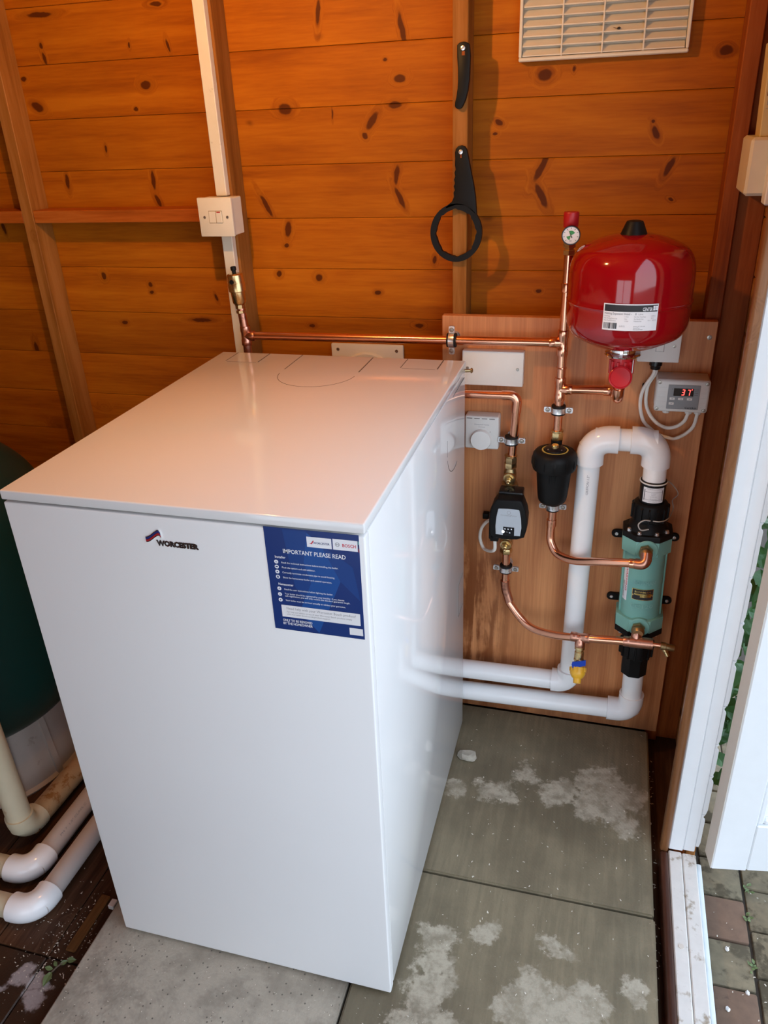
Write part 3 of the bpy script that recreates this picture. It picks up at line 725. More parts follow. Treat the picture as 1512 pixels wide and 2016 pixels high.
# ================================================================== COPPER PIPEWORK
R15 = .0082; YP = .685
def socket(mb, p, d, L=.014, r=.0097):
    p, d = Vector(p), Vector(d).normalized()
    return mb.lathe(p, d, [(R15, 0), (r*.98, .0008), (r, .002), (r, L-.002), (r*.96, L-.0006), (R15, L)], 20)
def tee(p, d1, d2, d3, nm, par, mt, L=.019):
    mb = MB(); p = Vector(p)
    for d in (d1, d2, d3):
        d = Vector(d).normalized(); mb.lathe(p, d, [(.0093, 0), (.0093, L*.35), (.0101, L*.42), (.0101, L-.0015), (.0095, L)], 20)
    return mb.build(nm, mt, par)
def pipe(pts, nm, par, mt, rad=.03, r=R15, n=18): return MB().tube(fillet(pts, rad, 10), r, n).build(nm, mt, par)

cp = thing('copper_pipe', 'copper pipe crossing above the boiler and running down past the vessel', 'pipe', (.65, YP, .5))
TA = (.034, YP, .878); TB = (.650, YP, .883); TC = (.650, YP, .797)
pipe([TA, TB], 'horizontal_pipe', cp, M['copper'])
pipe([(.030, YP, .936), TA], 'stub_pipe', cp, M['copperdull'])
pipe([(.034, YP, .80), TA], 'stub_pipe', cp, M['copperdull'])
pipe([(.651, YP, 1.036), (.650, YP, .60)], 'vertical_pipe', cp, M['copper'])
pipe([TC, (.752, YP, .799), (.752, .612, .806), (.752, .602, .838)], 'branch_pipe', cp, M['copper'], rad=.02)
tee(TA, Z, -Z, X, 'tee_joint', cp, M['copperdull']); tee(TB, Z, -Z, -X, 'tee_joint', cp, M['copper'], .023); tee(TC, Z, -Z, X, 'tee_joint', cp, M['copper'], .022)
MB().tube(fillet([(.728, YP, .7985), (.752, YP, .799), (.752, .640, .8035)], .02, 8), .0100, 18).build('elbow_joint', M['copper'], cp)
MB().tube(fillet([(.752, .632, .8045), (.752, .612, .806), (.752, .604, .830)], .02, 8), .0098, 18).build('elbow_joint', M['copper'], cp)
socket(MB(), (.6505, YP, .972), Z, .016).build('coupling', M['copper'], cp); socket(MB(), (.6505, YP, .835), Z, .004, .0094).build('coupling', M['copper'], cp)

cq = thing('copper_pipe', 'short copper pipe with elbow above the black pump', 'pipe', (.565, YP, .64))
pipe([(.36, YP, .776), (.574, YP, .781), (.565, YP, .62)], 'bent_pipe', cq, M['copper'], rad=.016)
MB().tube(fillet([(.545, YP, .7803), (.574, YP, .781), (.5718, YP, .748)], .016, 8), .0096, 18).build('elbow_joint', M['copper'], cq)

cr = thing('copper_pipe', 'bent copper pipe below the pump leading to the lower exchanger port', 'pipe', (.565, .65, .28))
C_ = [(.5625, YP, .47), (.5635, YP, .400), (.5618, YP, .352), (.5765, .680, .318), (.6176, .660, .2815), (.6669, .635, .2855), (.7259, .610, .3085), (.8624, .597, .3195)]
MB().tube(spline(C_[:2]+[(.5625, YP, .365)], 4) + spline([(.565, .6845, .345), (.5765, .680, .318), (.6176, .660, .2835), (.6669, .635, .2860), (.7259, .610, .3040), (.80, .601, .3150), (.8624, .597, .3195)], 8), R15, 18).build('bent_pipe', M['copper'], cr)
MB().tube(fillet([(.5625, YP, .374), (.5630, YP, .356), (.5735, .681, .326)], .012, 6), .0096, 18).build('bend_joint', M['copperdull'], cr)
tee((.7259, .610, .3045), (-.97, .2, -.1), (.97, -.12, .1), (0, -.25, -1), 'tee_joint', cr, M['copperdull'])
tee((.8314, .5985, .3180), (-1, .03, -.05), (1, -.03, .05), (0, .55, .8), 'tee_joint', cr, M['copperdull'], .024)
MB().tube([(.8190, .5995, .3172), (.8630, .5970, .3196)], .0112, 20).build('end_sleeve', M['copperdull'], cr)

cs = thing('copper_pipe', 'bent copper pipe from the black filter to the upper exchanger port', 'pipe', (.65, .65, .45))
MB().tube(spline([(.651, YP, .585), (.651, YP, .53), (.6497, .684, .500), (.6525, .680, .478), (.667, .666, .4605), (.7005, .640, .4640), (.7482, .612, .4830), (.800, .594, .4970), (.8240, .588, .5010)], 8), R15, 18).build('bent_pipe', M['copper'], cs)
socket(MB(), (.6505, YP, .528), -Z, .016).build('coupling', M['copper'], cs); socket(MB(), (.8010, .5935, .497), (1, -.12, .1), .013).build('coupling', M['copper'], cs)
MB().tube(fillet([(.812, .5905, .4990), (.8300, .586, .5005), (.8302, .600, .5165)], .012, 8), .0103, 18).build('elbow_joint', M['copperdull'], cs)

# pipe clips
def clip(p, axis, ear, lab, back=.7143):
    """two-piece lined clip; axis = pipe direction, ear = direction of the screw ears."""
    t = thing('pipe_clip', lab, 'pipe clip', p, 'lined steel pipe clips'); p, a, e = Vector(p), Vector(axis).normalized(), Vector(ear).normalized()
    MB().lathe(p - a*.0085, a, [(R15, 0), (.0128, 0), (.0131, .002), (.0131, .015), (.0128, .017), (R15, .017)], 24).build('rubber_liner', M['rubber'], t)
    MB().lathe(p - a*.0055, a, [(.0128, 0), (.0148, .0004), (.0142, .0055), (.0148, .0106), (.0128, .011)], 28).build('steel_ring', M['zinc'], t)
    for s in (-1, 1):
        c = p + e*s*.0195; f = -Y
        b0, b1 = c - a*.0052, c + a*.0052
        mb = MB()
        for yo in (-.0026, .0012):
            mb.hull([c + e*s*ue + a*ua + Y*(yo+dy) for ue, ua in ((-.0075, -.0052), (.0055, -.0052), (.0068, -.003), (.0068, .003), (.0055, .0052), (-.0075, .0052)) for dy in (0, .0014)])
        ear_o = mb.build('ear', M['zinc'], t)
        MB().lathe(c + Y*-.0024, -Y, [(.0040, 0), (.0042, .0010), (.0034, .0024), (.0012, .0026), (.0010, .0014), (0, .0014)], 14).build('screw', M['screw'], ear_o)
    MB().cyl(p + Y*.0135, (p.x, back, p.z), .0042, n=12).cyl((p.x, back-.003, p.z), (p.x, back, p.z), .011, n=16).build('backplate', M['zinc'], t)
    return t
clip((.449, YP, .8815), X, Z, 'steel clip on the horizontal copper pipe at the stud')
clip((.650, YP, .757), Z, X, 'steel clip on the copper riser just above the black filter')
clip((.5655, YP, .691), Z, X, 'steel clip on copper pipe beside the round thermostat knob')
clip((.651, YP, .557), Z, X, 'steel clip directly beneath the black filter pot')
clip((.5635, YP, .404), Z, X, 'steel clip on copper pipe below the black pump')

# ================================================================== AIR VENT
av = thing('air_vent', 'small brass automatic air vent on the copper stub beside the trunking', 'air vent', (.030, YP, .93))
ax_ = V(-.06, 0, 1)
MB().lathe((.030, YP, .922), ax_, [(.0088, 0), (.0100, .001), (.0100, .006), (.0075, .007), (.0075, .009), (.0098, .010), (.0098, .017), (.0075, .018)], 8).build('nut', M['brass'], av)
MB().lathe((.0288, YP, .9395), ax_, [(.010, 0), (.013, .004), (.0138, .024), (.0165, .0255), (.0168, .040), (.0160, .0415), (.0155, .056), (.013, .0585), (0, .060)], 28).build('body', M['brass'], av)
MB().lathe((.0252, .672, .984), (0, -1, .1), [(.0075, -.004), (.0075, .002), (.0052, .0024), (.0048, -.001), (0, -.001)], 18).build('outlet', M['brassdull'], av)
MB().lathe((.0248, .6695, .9842), (0, -1, .1), [(.0046, 0), (.004, .0016), (0, .0016)], 16).build('outlet_bore', M['black'], av)
MB().lathe((.0245, YP, .999), ax_, [(.004, 0), (.004, .004), (.0055, .005), (.0055, .011), (.004, .012), (0, .0122)], 12).build('cap', M['black'], av)

# ================================================================== PRESSURE GAUGE / RELIEF VALVE
pg = thing('pressure_gauge', 'small round pressure gauge with red knob above the copper riser', 'gauge', (.651, YP, 1.035))
MB().lathe((.651, YP, 1.034), Z, [(.0095, 0), (.0105, .001), (.0105, .008), (.008, .009), (.008, .012), (.0115, .013), (.0115, .024), (.009, .026), (.0095, .045), (.0110, .047), (.0110, .050), (0, .050)], 6).build('valve_body', M['brass'], pg)
MB().lathe((.651, YP, 1.0785), Z, [(.0112, 0), (.0122, .0006), (.0122, .0045), (.0125, .005), (.0128, .022), (.0120, .0242), (0, .0250)], 20).build('relief_knob', M['redcap'], pg)
gx, gy, gz = .6533, .662, 1.0685
MB().lathe((gx, gy+.010, gz), -Y, [(.008, -.008), (.014, 0), (.0152, .002), (.0155, .0095), (.0150, .0108), (.0138, .0108), (.0136, .0092), (0, .0092)], 32).build('case', M['blackgloss'], pg)
dial = MB().lathe((gx, gy+.0006, gz), -Y, [(.0135, 0), (.0135, .0003), (0, .0003)], 32).build('dial', M['label'], pg)
mb = MB()
mb.add([(gx, gy+.0001, gz)] + [(gx+.0075*math.cos(a), gy+.0001, gz+.0075*math.sin(a)) for a in [math.radians(30+85*k/8) for k in range(9)]], [(0, k+1, k+2) for k in range(8)]); mb.build('green_sector', M['green'], dial, smooth=False)
mb = MB(); mb.add([(gx, gy+.0001, gz)] + [(gx+.0075*math.cos(a), gy+.0001, gz+.0075*math.sin(a)) for a in [math.radians(195+60*k/8) for k in range(9)]], [(0, k+1, k+2) for k in range(8)]); mb.build('green_sector', M['green'], dial, smooth=False)
mb = MB()
for k in range(9):
    a = math.radians(-45 + 270*k/8); d = V(math.cos(a), 0, math.sin(a)); q = V(math.sin(a), 0, -math.cos(a))*.0004; o = V(gx, gy+.0001, gz)
    mb.quad(o+d*.0100-q, o+d*.0122-q, o+d*.0122+q, o+d*.0100+q)
mb.text('bar', (gx, gy+.0001, gz-.0095), X, Z, .0022, align='CENTER').build('scale_marks', M['ink'], dial, smooth=False)
a = math.radians(118); d = V(math.cos(a), 0, math.sin(a)); q = V(d.z, 0, -d.x); o = V(gx, gy-.0006, gz)
MB().hull([o-d*.004-q*.0007, o-d*.004+q*.0007, o+d*.010, o-d*.004-q*.0007-Y*.0004, o-d*.004+q*.0007-Y*.0004, o+d*.010-Y*.0004]).build('needle', M['ink'], pg)

# ================================================================== EXPANSION VESSEL
VX, VY, VR = .7535, .600, .0975
ev = thing('expansion_vessel', 'glossy red expansion vessel with white label hung on the wall', 'expansion vessel', (VX, VY, .90))
pf = [(.0, .0), (.024, .0005), (.050, .006), (.070, .015), (.085, .024), (.0925, .035), (.0955, .045), (.0965, .062), (.0965, .0755), (.0978, .0785), (.0978, .0805), (.0962, .0825), (.0962, .1), (.0960, .120), (.0945, .133), (.090, .146), (.082, .157), (.068, .1650), (.050, .1720), (.032, .1765), (.018, .1780), (0, .1783)]
def smooth_prof(pf, n=4):
    q = spline([(a, h, 0) for a, h in pf], n); return [(max(0, p.x), p.y) for p in q]
MB().lathe((VX, VY, .9015), Z, smooth_prof(pf, 3), 72).build('shell', M['red'], ev, ang=60)
MB().lathe((VX-.002, VY, 1.0765), Z, [(.0215, 0), (.0205, .002), (.0135, .019), (.0120, .0215), (.008, .0225), (0, .0225)], 32).build('valve_cap', M['black'], ev)
MB().lathe((VX-.001, VY+.0, .8875), Z, [(.021, 0), (.0285, .001), (.0300, .0035), (.0285, .006), (.0215, .007), (.0215, .018)], 40).build('neck_ring', M['chrome'], ev)
# curved label
LR = .0985
AC = math.radians(-90 + 1.5)
def lab_pt(u, v, lift=0.0):
    """u metres round the shell from the label centre, v metres above the label centre."""
    a = AC + u/LR; return V(VX + (LR+lift)*math.cos(a), VY + (LR+lift)*math.sin(a), .9725 + v)
def lab_grid(u0, u1, v0, v1, lift, nm, mt, par, nu=14):
    mb = MB(); vs = []; fs = []
    for i in range(nu+1):
        for v in (v0, v1): vs.append(lab_pt(u0+(u1-u0)*i/nu, v, lift))
    for i in range(nu): fs.append((2*i, 2*i+2, 2*i+3, 2*i+1))
    return mb.add(vs, fs).build(nm, mt, par)
LW, LH = .0405, .0200
lab = lab_grid(-LW, LW, -LH, LH, 0, 'label', M['label'], ev)
lab_grid(-LW+.0018, LW-.0012, .0085, LH-.0016, .00015, 'black_band', M['ink'], lab)
for i in (0, 1):
    for j in (0, 1): lab_grid(.0325+.0036*i, .0325+.0036*i+.0032, .0102+.0036*j, .0102+.0036*j+.0032, .0003, 'logo_tile', M['printwhite'], lab, 2)
MB().text('CENTER', (0, 0, 0), X, Z, .0052, width=.0145, bold=.02, warp=lambda a, c: lab_pt(.0170+a, .0100+c, .0003)).build('lettering', M['printwhite'], lab, smooth=False)
mb = MB()
for s_, u, v, h, wd in (('Heating Expansion Vessel -', -.0385, .0040, .0036, .040), ('8', .0065, .0040, .0034, None), ('Litre', .0115, .0040, .0030, .0065),
    ('Fluid Range', -.0385, .0005, .0019, .009), ('1-10 bar', -.0085, .0005, .0019, .006), ('Max. Water Temp. Range', .0055, .0005, .0019, .017), ('-10/99 C', .0300, .0012, .0019, .007),
    ('Max. Working Pressure Bar', -.0385, -.0028, .0019, .020), ('3 bar', -.0085, -.0028, .0019, .004), ('Max. Allowable Temp.', .0055, -.0028, .0019, .014), ('99 C', .0305, -.0021, .0019, .004),
    ('Max. Pre-Fill Pressure', -.0385, -.0060, .0019, .018), ('1.5 bar', -.0085, -.0060, .0019, .006), ('Production Date', .0055, -.0060, .0019, .011), ('10 1 2023', .0255, -.0053, .0019, .012),
    ('0 470 75', -.0150, -.0145, .0026, .008), ('Heating EC 2014/68', .0055, -.0140, .0019, .017), ('Serial No.', .0055, -.0165, .0019, .010), ('www.expansionvessel', .0055, -.0185, .0019, .014)):
    mb.text(s_, (0, 0, 0), X, Z, h, width=wd, bold=.012 if h > .003 else 0, warp=lambda a, c, u=u, v=v: lab_pt(u+a, v+c, .00025))
mb.build('lettering', M['inkgrey'], lab, smooth=False)
mb = MB(); u = -.0385; rg = random.Random(5)
while u < -.0185:
    w = rg.choice((.0004, .0004, .0008, .0012)); p = [lab_pt(u, -.0175, .00025), lab_pt(u+w, -.0175, .00025), lab_pt(u+w, -.0085, .00025), lab_pt(u, -.0085, .00025)]
    mb.quad(*p); u += w + rg.choice((.0004, .0006, .0009))
mb.build('barcode', M['ink'], lab, smooth=False)

sv_ = thing('vessel_valve', 'red service valve with round knob under the red vessel', 'valve', (.7525, .600, .83))
MB().lathe((.7525, .600, .8345), Z, [(.0105, 0), (.0125, .002), (.0125, .010), (.0150, .012), (.0170, .018), (.0175, .052)], 28).build('body', M['redplastic'], sv_)
mb = MB()
for k in range(10):
    a = 2*math.pi*k/10; c = V(.7525+.0175*math.cos(a), .600+.0175*math.sin(a), 0)
    mb.cyl((c.x, c.y, .857), (c.x, c.y, .880), .0028, n=8)
mb.build('grip_rib', M['redplastic'], sv_, kind=None)
MB().lathe((.7522, .588, .8535), (0, -1, .28), [(.0165, 0), (.0185, .002), (.0192, .010), (.0185, .0135), (.0165, .0145), (.0158, .0130), (0, .0134)], 36).build('knob', M['redplastic'], sv_)
MB().box(.7695, .7708, .585, .589, .862, .884).build('tag_strip', M['plastic'], sv_)
# ================================================================== PUMP AND ITS VALVES
def iso_valve(p, lab, flip=1):
    p = Vector(p)
    t = thing('isolating_valve', lab, 'valve', p, 'brass isolating valves of the pump')
    MB().hexn(p + Z*.016*flip, p + Z*.027*flip, .0125).build('compression_nut', M['brass'], t)
    MB().lathe(p - Z*.016, Z, [(.009, 0), (.0110, .004), (.0125, .010), (.0125, .022), (.0110, .028), (.009, .034)], 20).build('body', M['brassdull'], t)
    MB().lathe(p, (0, -1, -.15), [(.0115, 0), (.0118, .012), (.0112, .014), (.0080, .0145)], 24).build('bonnet', M['brass'], t)
    q = p + V(0, -1, -.15).normalized()*.014
    MB().hexn(q, q + V(0, -.0065, -.001), .0088).build('gland_nut', M['brass'], t)
    MB().lathe(q + V(0, -.0065, -.001), (0, -1, -.15), [(.0048, 0), (.0048, .005), (.0030, .006), (.0030, .012), (.0018, .013), (0, .013)], 14).build('spindle', M['brass'], t)
    if flip > 0: MB().lathe(p - Z*.0260, Z, [(.0165, 0), (.0180, .001), (.0180, .009), (.0165, .010), (.011, .0105)], 6, .25).build('union_nut', M['brassdull'], t)
    else: MB().lathe(p + Z*.0160, Z, [(.011, 0), (.0165, .001), (.0170, .009), (.0160, .010)], 6, .25).build('union_nut', M['brassdull'], t)
    return t
iso_valve((.565, YP, .617), 'brass isolating valve on top of the black pump', 1)
iso_valve((.5625, YP, .468), 'brass isolating valve hanging under the black pump', -1)
mb = thing('pipe_coupling', 'brass coupling nut on the copper pipe above the pump valve', 'coupling', (.5655, YP, .645))
MB().hexn((.5655, YP, .6435), (.5655, YP, .6555), .0118).build('nut', M['brassdull'], mb)
MB().lathe((.5655, YP, .6565), Z, [(.010, 0), (.0125, .0015), (.0125, .003), (.009, .004)], 20).build('olive_ring', M['brass'], mb)

pu = thing('pump', 'black circulating pump with silver face plate on the board', 'pump', (.57, .66, .5))
yF = .612
front = [(.5395, .5155), (.5370, .535), (.5368, .560), (.5405, .582), (.5480, .5945), (.5510, .5970), (.5935, .5975), (.5975, .5950), (.6050, .576), (.6085, .558), (.6080, .535), (.6040, .5185), (.590, .5130), (.570, .5112), (.552, .5125)]
MB().prism(front, (0, yF, 0), X, Z, .034, .0035, 3).build('housing', M['black'], pu)
MB().lathe((.5725, .646, .555), Y, [(.033, 0), (.033, .020), (.030, .030)], 32).box(.549, .596, .640, .672, .580, .6010, .003).build('motor', M['blackgloss'], pu)
MB().lathe((.5650, .685, .555), Z, [(.013, -.075), (.016, -.05), (.026, -.02), (.026, .02), (.016, .035), (.013, .038)], 24).build('volute', M['screw'], pu)
MB().box(.5348, .5410, .620, .652, .505, .565, .002).build('terminal_box', M['black'], pu)
MB().box(.5365, .5530, .626, .646, .497, .514, .002).build('cable_gland', M['black'], pu)
fp = MB().prism([(.5495, .5225), (.5485, .540), (.5500, .560), (.5530, .5770), (.5545, .5785), (.5740, .5795), (.5920, .5785), (.5935, .5770), (.5970, .560), (.5985, .540), (.5965, .5225), (.573, .5215)], (0, yF-.0010, 0), X, Z, .0012, .0006, 1).build('face_plate', M['silverface'], pu)
MB().text('CirculatingPumps', (.5735, yF-.0011, .5640), X, Z, .0032, align='CENTER', width=.031).build('lettering', M['inkgrey'], fp, smooth=False)
MB().band([(.5735+.0036*a, .5715+.0036*c) for a, c in cc], [(.5735+.0030*a, .5715+.0030*c) for a, c in cc], (0, yF-.0012, 0), X, Z, .0001).build('logo_ring', M['inkgrey'], fp)
dp = MB().prism([(.5635, .5215), (.5640, .5405), (.5850, .5405), (.5852, .5215)], (0, yF-.0014, 0), X, Z, .0006).build('control_window', M['blackgloss'], fp)
mb = MB()
for x, z, w, h in ((.5660, .5352, .0030, .0020), (.5722, .5352, .0030, .0020), (.5785, .5350, .0026, .0026), (.5698, .5290, .0007, .0014), (.5722, .5290, .0007, .0014), (.5755, .5275, .0026, .0020)):
    mb.quad((x, yF-.0016, z), (x+w, yF-.0016, z), (x+w*.8, yF-.0016, z+h), (x, yF-.0016, z+h))
mb.build('indicator_mark', M['printwhite'], dp, smooth=False)
MB().lathe((.5640, yF-.0012, .5300), -Y, [(.0028, 0), (.0026, .0012), (0, .0014)], 16).build('button', M['ledwhite'], fp)
MB().tube(spline([(.540, .660, .512), (.527, .684, .513), (.5115, .69, .4937), (.5071, .69, .4702), (.5125, .688, .4500), (.5235, .675, .4480), (.5440, .640, .470), (.5450, .636, .499)], 6), .0034, 10).build('cable', M['cable'], pu)
MB().box(.510, .523, .700, .714, .506, .519, .002).build('cable_cleat', M['black'], pu)

# ================================================================== BLACK FILTER POT
fi = thing('filter_pot', 'black dirt filter pot with ridged cap on the copper riser', 'filter', (.6505, .672, .57))
fx, fy = .6502, .656
MB().lathe((fx, fy, .578), Z, smooth_prof([(.010, 0), (.018, .001), (.0245, .006), (.0275, .014), (.0300, .040), (.0325, .068), (.0335, .073)], 3), 48).build('bowl', M['black'], fi)
MB().lathe((fx, fy, .650), Z, [(.0335, 0), (.0395, .002), (.0408, .006), (.0412, .024), (.0400, .031), (.0355, .0365), (.0300, .0385), (.0265, .039), (.026, .0375), (.0, .0375)], 48).build('cap', M['black'], fi)
for k in range(12):
    a = 2*math.pi*k/12 + .1; c = V(fx+.0405*math.cos(a), fy+.0405*math.sin(a), 0)
    MB().hull([c + V(0, 0, z) + V(-math.sin(a), math.cos(a), 0)*s + V(math.cos(a), math.sin(a), 0)*o for z, o in ((.656, 0), (.662, .0022), (.672, .0018), (.678, 0)) for s in (-.0016, .0016)] + [c*1 + V(0, 0, .667)]).build('grip_rib', M['black'], fi)
for k in range(8):
    a = -1.57 + (k-3.5)*.13
    if abs(k-3.5) < 2: MB().hull([V(fx+(r+o)*math.cos(a+s), fy+(r+o)*math.sin(a+s), z) for z, r in ((.648, .0325), (.632, .0310)) for s in (-.02, .02) for o in (0, .0012)]).build('bowl_rib', M['black'], fi)
MB().lathe((fx, fy, .6876), Z, [(.0245, 0), (.0245, .0012), (.0218, .0012), (.0218, 0)], 40).build('yellow_ring', plain('ring_gold', (.62, .5, .12), .4), fi)
MB().lathe((fx, fy, .6866), Z, [(.0205, 0), (.0200, .004), (.0150, .008), (.012, .0088), (0, .009)], 32).build('cap_boss', M['blackgloss'], fi)
mb = MB().lathe((fx, fy-.006, .694), Z, [(.0060, 0), (.0068, .001), (.0068, .0060), (.0060, .007), (0, .007)], 18)
mb.build('bleed_screw', M['brass'], fi)
for s in (-.011, .011):
    MB().lathe((fx+s, fy-.010, .6905), Z, [(.0028, 0), (.0028, .0022), (.002, .003), (0, .003)], 10).build('cap_screw', M['zinc'], fi)
MB().cyl((.6505, YP-.004, .672), (.6505, YP-.002, .698), .0105, n=20).build('inlet_neck', M['black'], fi)
MB().hexn((.6505, YP, .6960), (.6505, YP, .7135), .0118).build('union_nut', M['brass'], fi)
MB().lathe((.6505, YP, .713), Z, [(.0085, 0), (.0112, .001), (.0112, .004), (.0085, .005)], 20).build('olive_ring', M['brass'], fi)

# ================================================================== HEAT EXCHANGER
HX, HY = .8335, .664
hx = thing('heat_exchanger', 'teal cast heat exchanger with black end caps on the board', 'heat exchanger', (HX, HY, .43), rot=(0, math.radians(-1.2), 0))
def octo(hw, hd, ch, cx=HX, cy=HY): return [(cx-hw+ch, cy-hd), (cx+hw-ch, cy-hd), (cx+hw, cy-hd+ch), (cx+hw, cy+hd-ch), (cx+hw-ch, cy+hd), (cx-hw+ch, cy+hd), (cx-hw, cy+hd-ch), (cx-hw, cy-hd+ch)]
def octo_prism(hw, hd, ch, z0, z1, bev=.002): return MB().prism(octo(hw, hd, ch), (0, 0, z1), X, Y, z1-z0, bev)
ZB0, ZB1 = .325, .528
body = MB().lathe((HX, HY, ZB0+.005), Z, [(.0385, 0), (.0385, ZB1-ZB0-.01)], 48).box(HX-.0405, HX-.034, HY-.010, HY+.02, ZB0+.02, ZB1-.02, .002).box(HX+.034, HX+.0405, HY-.010, HY+.02, ZB0+.02, ZB1-.02, .002).build('body', M['teal'], hx)
octo_prism(.0445, .042, .024, ZB1-.030, ZB1, .001).build('body_flange', M['teal'], hx)
octo_prism(.0445, .042, .024, ZB0, ZB0+.028, .001).build('body_flange', M['teal'], hx)
octo_prism(.0450, .043, .024, ZB1+.0005, ZB1+.0125, .0025).build('end_cap', M['black'], hx)
octo_prism(.0450, .043, .024, ZB0-.0125, ZB0-.0005, .001).build('end_cap', M['black'], hx)
MB().lathe((HX, HY, ZB1+.012), Z, [(.0370, 0), (.0350, .008), (.0300, .016), (.0255, .022), (.0250, .030), (0, .030)], 36).build('cap_dome', M['black'], hx)
MB().lathe((HX, HY, ZB0-.012), -Z, [(.0360, 0), (.0330, .008), (.0270, .016), (.0255, .026), (0, .026)], 36).build('cap_dome', M['black'], hx)
for zc, s in ((ZB1+.0125, 1), (ZB0-.0125, -1)):
    for a in (-145, -112, -68, -35):
        x = HX + .0400*math.cos(math.radians(a))*1.02; y = HY + .0370*math.sin(math.radians(a))
        MB().lathe((x, y, zc), (0, 0, s), [(.0046, 0), (.0046, .0012), (.0038, .0012), (.0038, .005), (.003, .0056), (0, .0056)], 10).build('bolt', M['zinc'], hx)
for zc, s in ((.512, 1), (.338, -1)):
    MB().lathe((HX, HY-.030, zc), (0, -1, .0), [(.0215, 0), (.0205, .013), (.0190, .0145), (.0105, .0150)], 36).build('port_boss', M['teal'], hx)
    MB().hexn((HX-.002, HY-.0445, zc), (HX-.002, HY-.0540, zc+.001), .0132).lathe((HX-.002, HY-.054, zc), (0, -1, -.2), [(.0118, 0), (.0124, .002), (.0120, .005), (.0095, .010)], 24).build('port_union', M['brassdull'], hx)
for x, z in ((.778, .497), (.8885, .497), (.778, .349), (.8885, .350)):
    d = 1 if x < HX else -1
    poly = [(x + d*(.035), z-.0085), (x + d*(.035), z+.0085)] + [(x - .0085*d*math.sin(a), z + .0085*math.cos(a)) for a in [math.pi*k/10 for k in range(11)]]
    if d < 0: poly = poly[::-1]
    br = MB().prism(poly[::-1] if False else poly, (0, .7085, 0), X, Z, .0055, .0008, 1).build('mounting_ear', M['black'], hx)
    MB().lathe((x+.001*d, .7083, z), -Y, [(.0038, 0), (.0034, .0014), (.0016, .0016), (.0014, .0006), (0, .0006)], 12).build('ear_screw', M['zinc'], br)
# cast lettering and plates on the curved front
HR = .0386
def hx_pt(u, v, lift):
    a = -math.pi/2 + u/HR; return V(HX + (HR+lift)*math.cos(a), HY + (HR+lift)*math.sin(a), v)
def hx_patch(u0, u1, v0, v1, lift, nm, mt, par, nu=8):
    vs = []; fs = []
    for i in range(nu+1):
        u = u0+(u1-u0)*i/nu
        vs += [hx_pt(u, v0, lift), hx_pt(u, v1, lift), hx_pt(u, v0, 0), hx_pt(u, v1, 0)]
    for i in range(nu):
        a, c = 4*i, 4*i+4; fs += [(a, c, c+1, a+1), (a+1, c+1, c+3, a+3), (a+2, c+2, c, a)]
    fs += [(0, 1, 3, 2), (4*nu, 4*nu+2, 4*nu+3, 4*nu+1)]
    return MB().add(vs, fs).build(nm, mt, par)
def raised(txt, u, v, size, width, mt, nm='lettering', lift=.0012, bold=.0):
    mb = MB()
    for lf in (lift, lift*.6, lift*.2): mb.text(txt, (0, 0, 0), X, Z, size, align='CENTER', width=width, bold=bold, warp=lambda a, c: hx_pt(u+a, v+c, lf))
    return mb.build(nm, mt, hx, smooth=False)
M['tealtext_lit'] = plain('teal_letters_painted_glint', (.27, .53, .48), .3)  # lighter than the body: highlight on the raised edges put into the colour
raised('BOWMAN', .003, .4330, .0085, .0400, M['tealtext_lit'])
raised('EC120', .001, .3800, .0085, .0420, M['tealtext_lit'])
npz0, npz1 = .3985, .4230
plt = hx_patch(-.0195, .0205, npz0, npz1, .0010, 'name_plate', M['gold'], hx)
hx_patch(-.0185, .0195, npz0+.001, npz1-.001, .0012, 'plate_field', M['ink'], plt)
hx_patch(-.0150, .0170, npz0+.0112, npz0+.0145, .0014, 'plate_bar', M['gold'], plt); hx_patch(-.0040, .0165, npz0+.0070, npz0+.0108, .0014, 'plate_bar', M['gold'], plt)
MB().text('BOWMAN', (0, 0, 0), X, Z, .0044, align='CENTER', width=.029, bold=.02, warp=lambda a, c: hx_pt(.0005+a, npz0+.0165+c, .0015)).build('lettering', M['gold'], plt, smooth=False)
for u in (-.0172, .0182):
    q = hx_pt(u, npz0+.0110, .001); MB().lathe(q, q - V(HX, HY, q.z), [(.0020, 0), (.0018, .0012), (0, .0014)], 10).build('rivet', M['brass'], plt)
wl2 = hx_patch(-.0440, -.0315, .388, .470, .0004, 'warning_label', M['label'], hx)
def wtxt(txt, u, v, size, width, mt): return MB().text(txt, (0, 0, 0), X, Z, size, width=width, bold=.02, warp=lambda a, c: hx_pt(u + c, v - a, .0006)).build('lettering', mt, wl2, smooth=False)
wtxt('WARNING', -.0368, .464, .0042, .055, M['inkred']); wtxt('IMPORTANT', -.0428, .430, .0030, .036, M['ink'])

# thermostat probe wire
pw = thing('probe_wire', 'thin grey sensor wire looped beside the black union', 'wire', (.86, .66, .57))
MB().tube(spline([(.8520, .668, .6390), (.8684, .69, .6186), (.8800, .695, .5993), (.8725, .69, .5900), (.8705, .682, .588), (.8741, .685, .5712), (.8633, .645, .5700), (.8485, .623, .5735), (.8357, .622, .5740)], 6), .0010, 6).build('wire', M['wire'], pw)
MB().tube(spline([(.8310, .6225, .5740), (.8194, .617, .5760), (.8108, .616, .5677), (.8161, .617, .5560), (.8301, .622, .5560)], 6), .0013, 6).build('wire', M['wire'], pw)

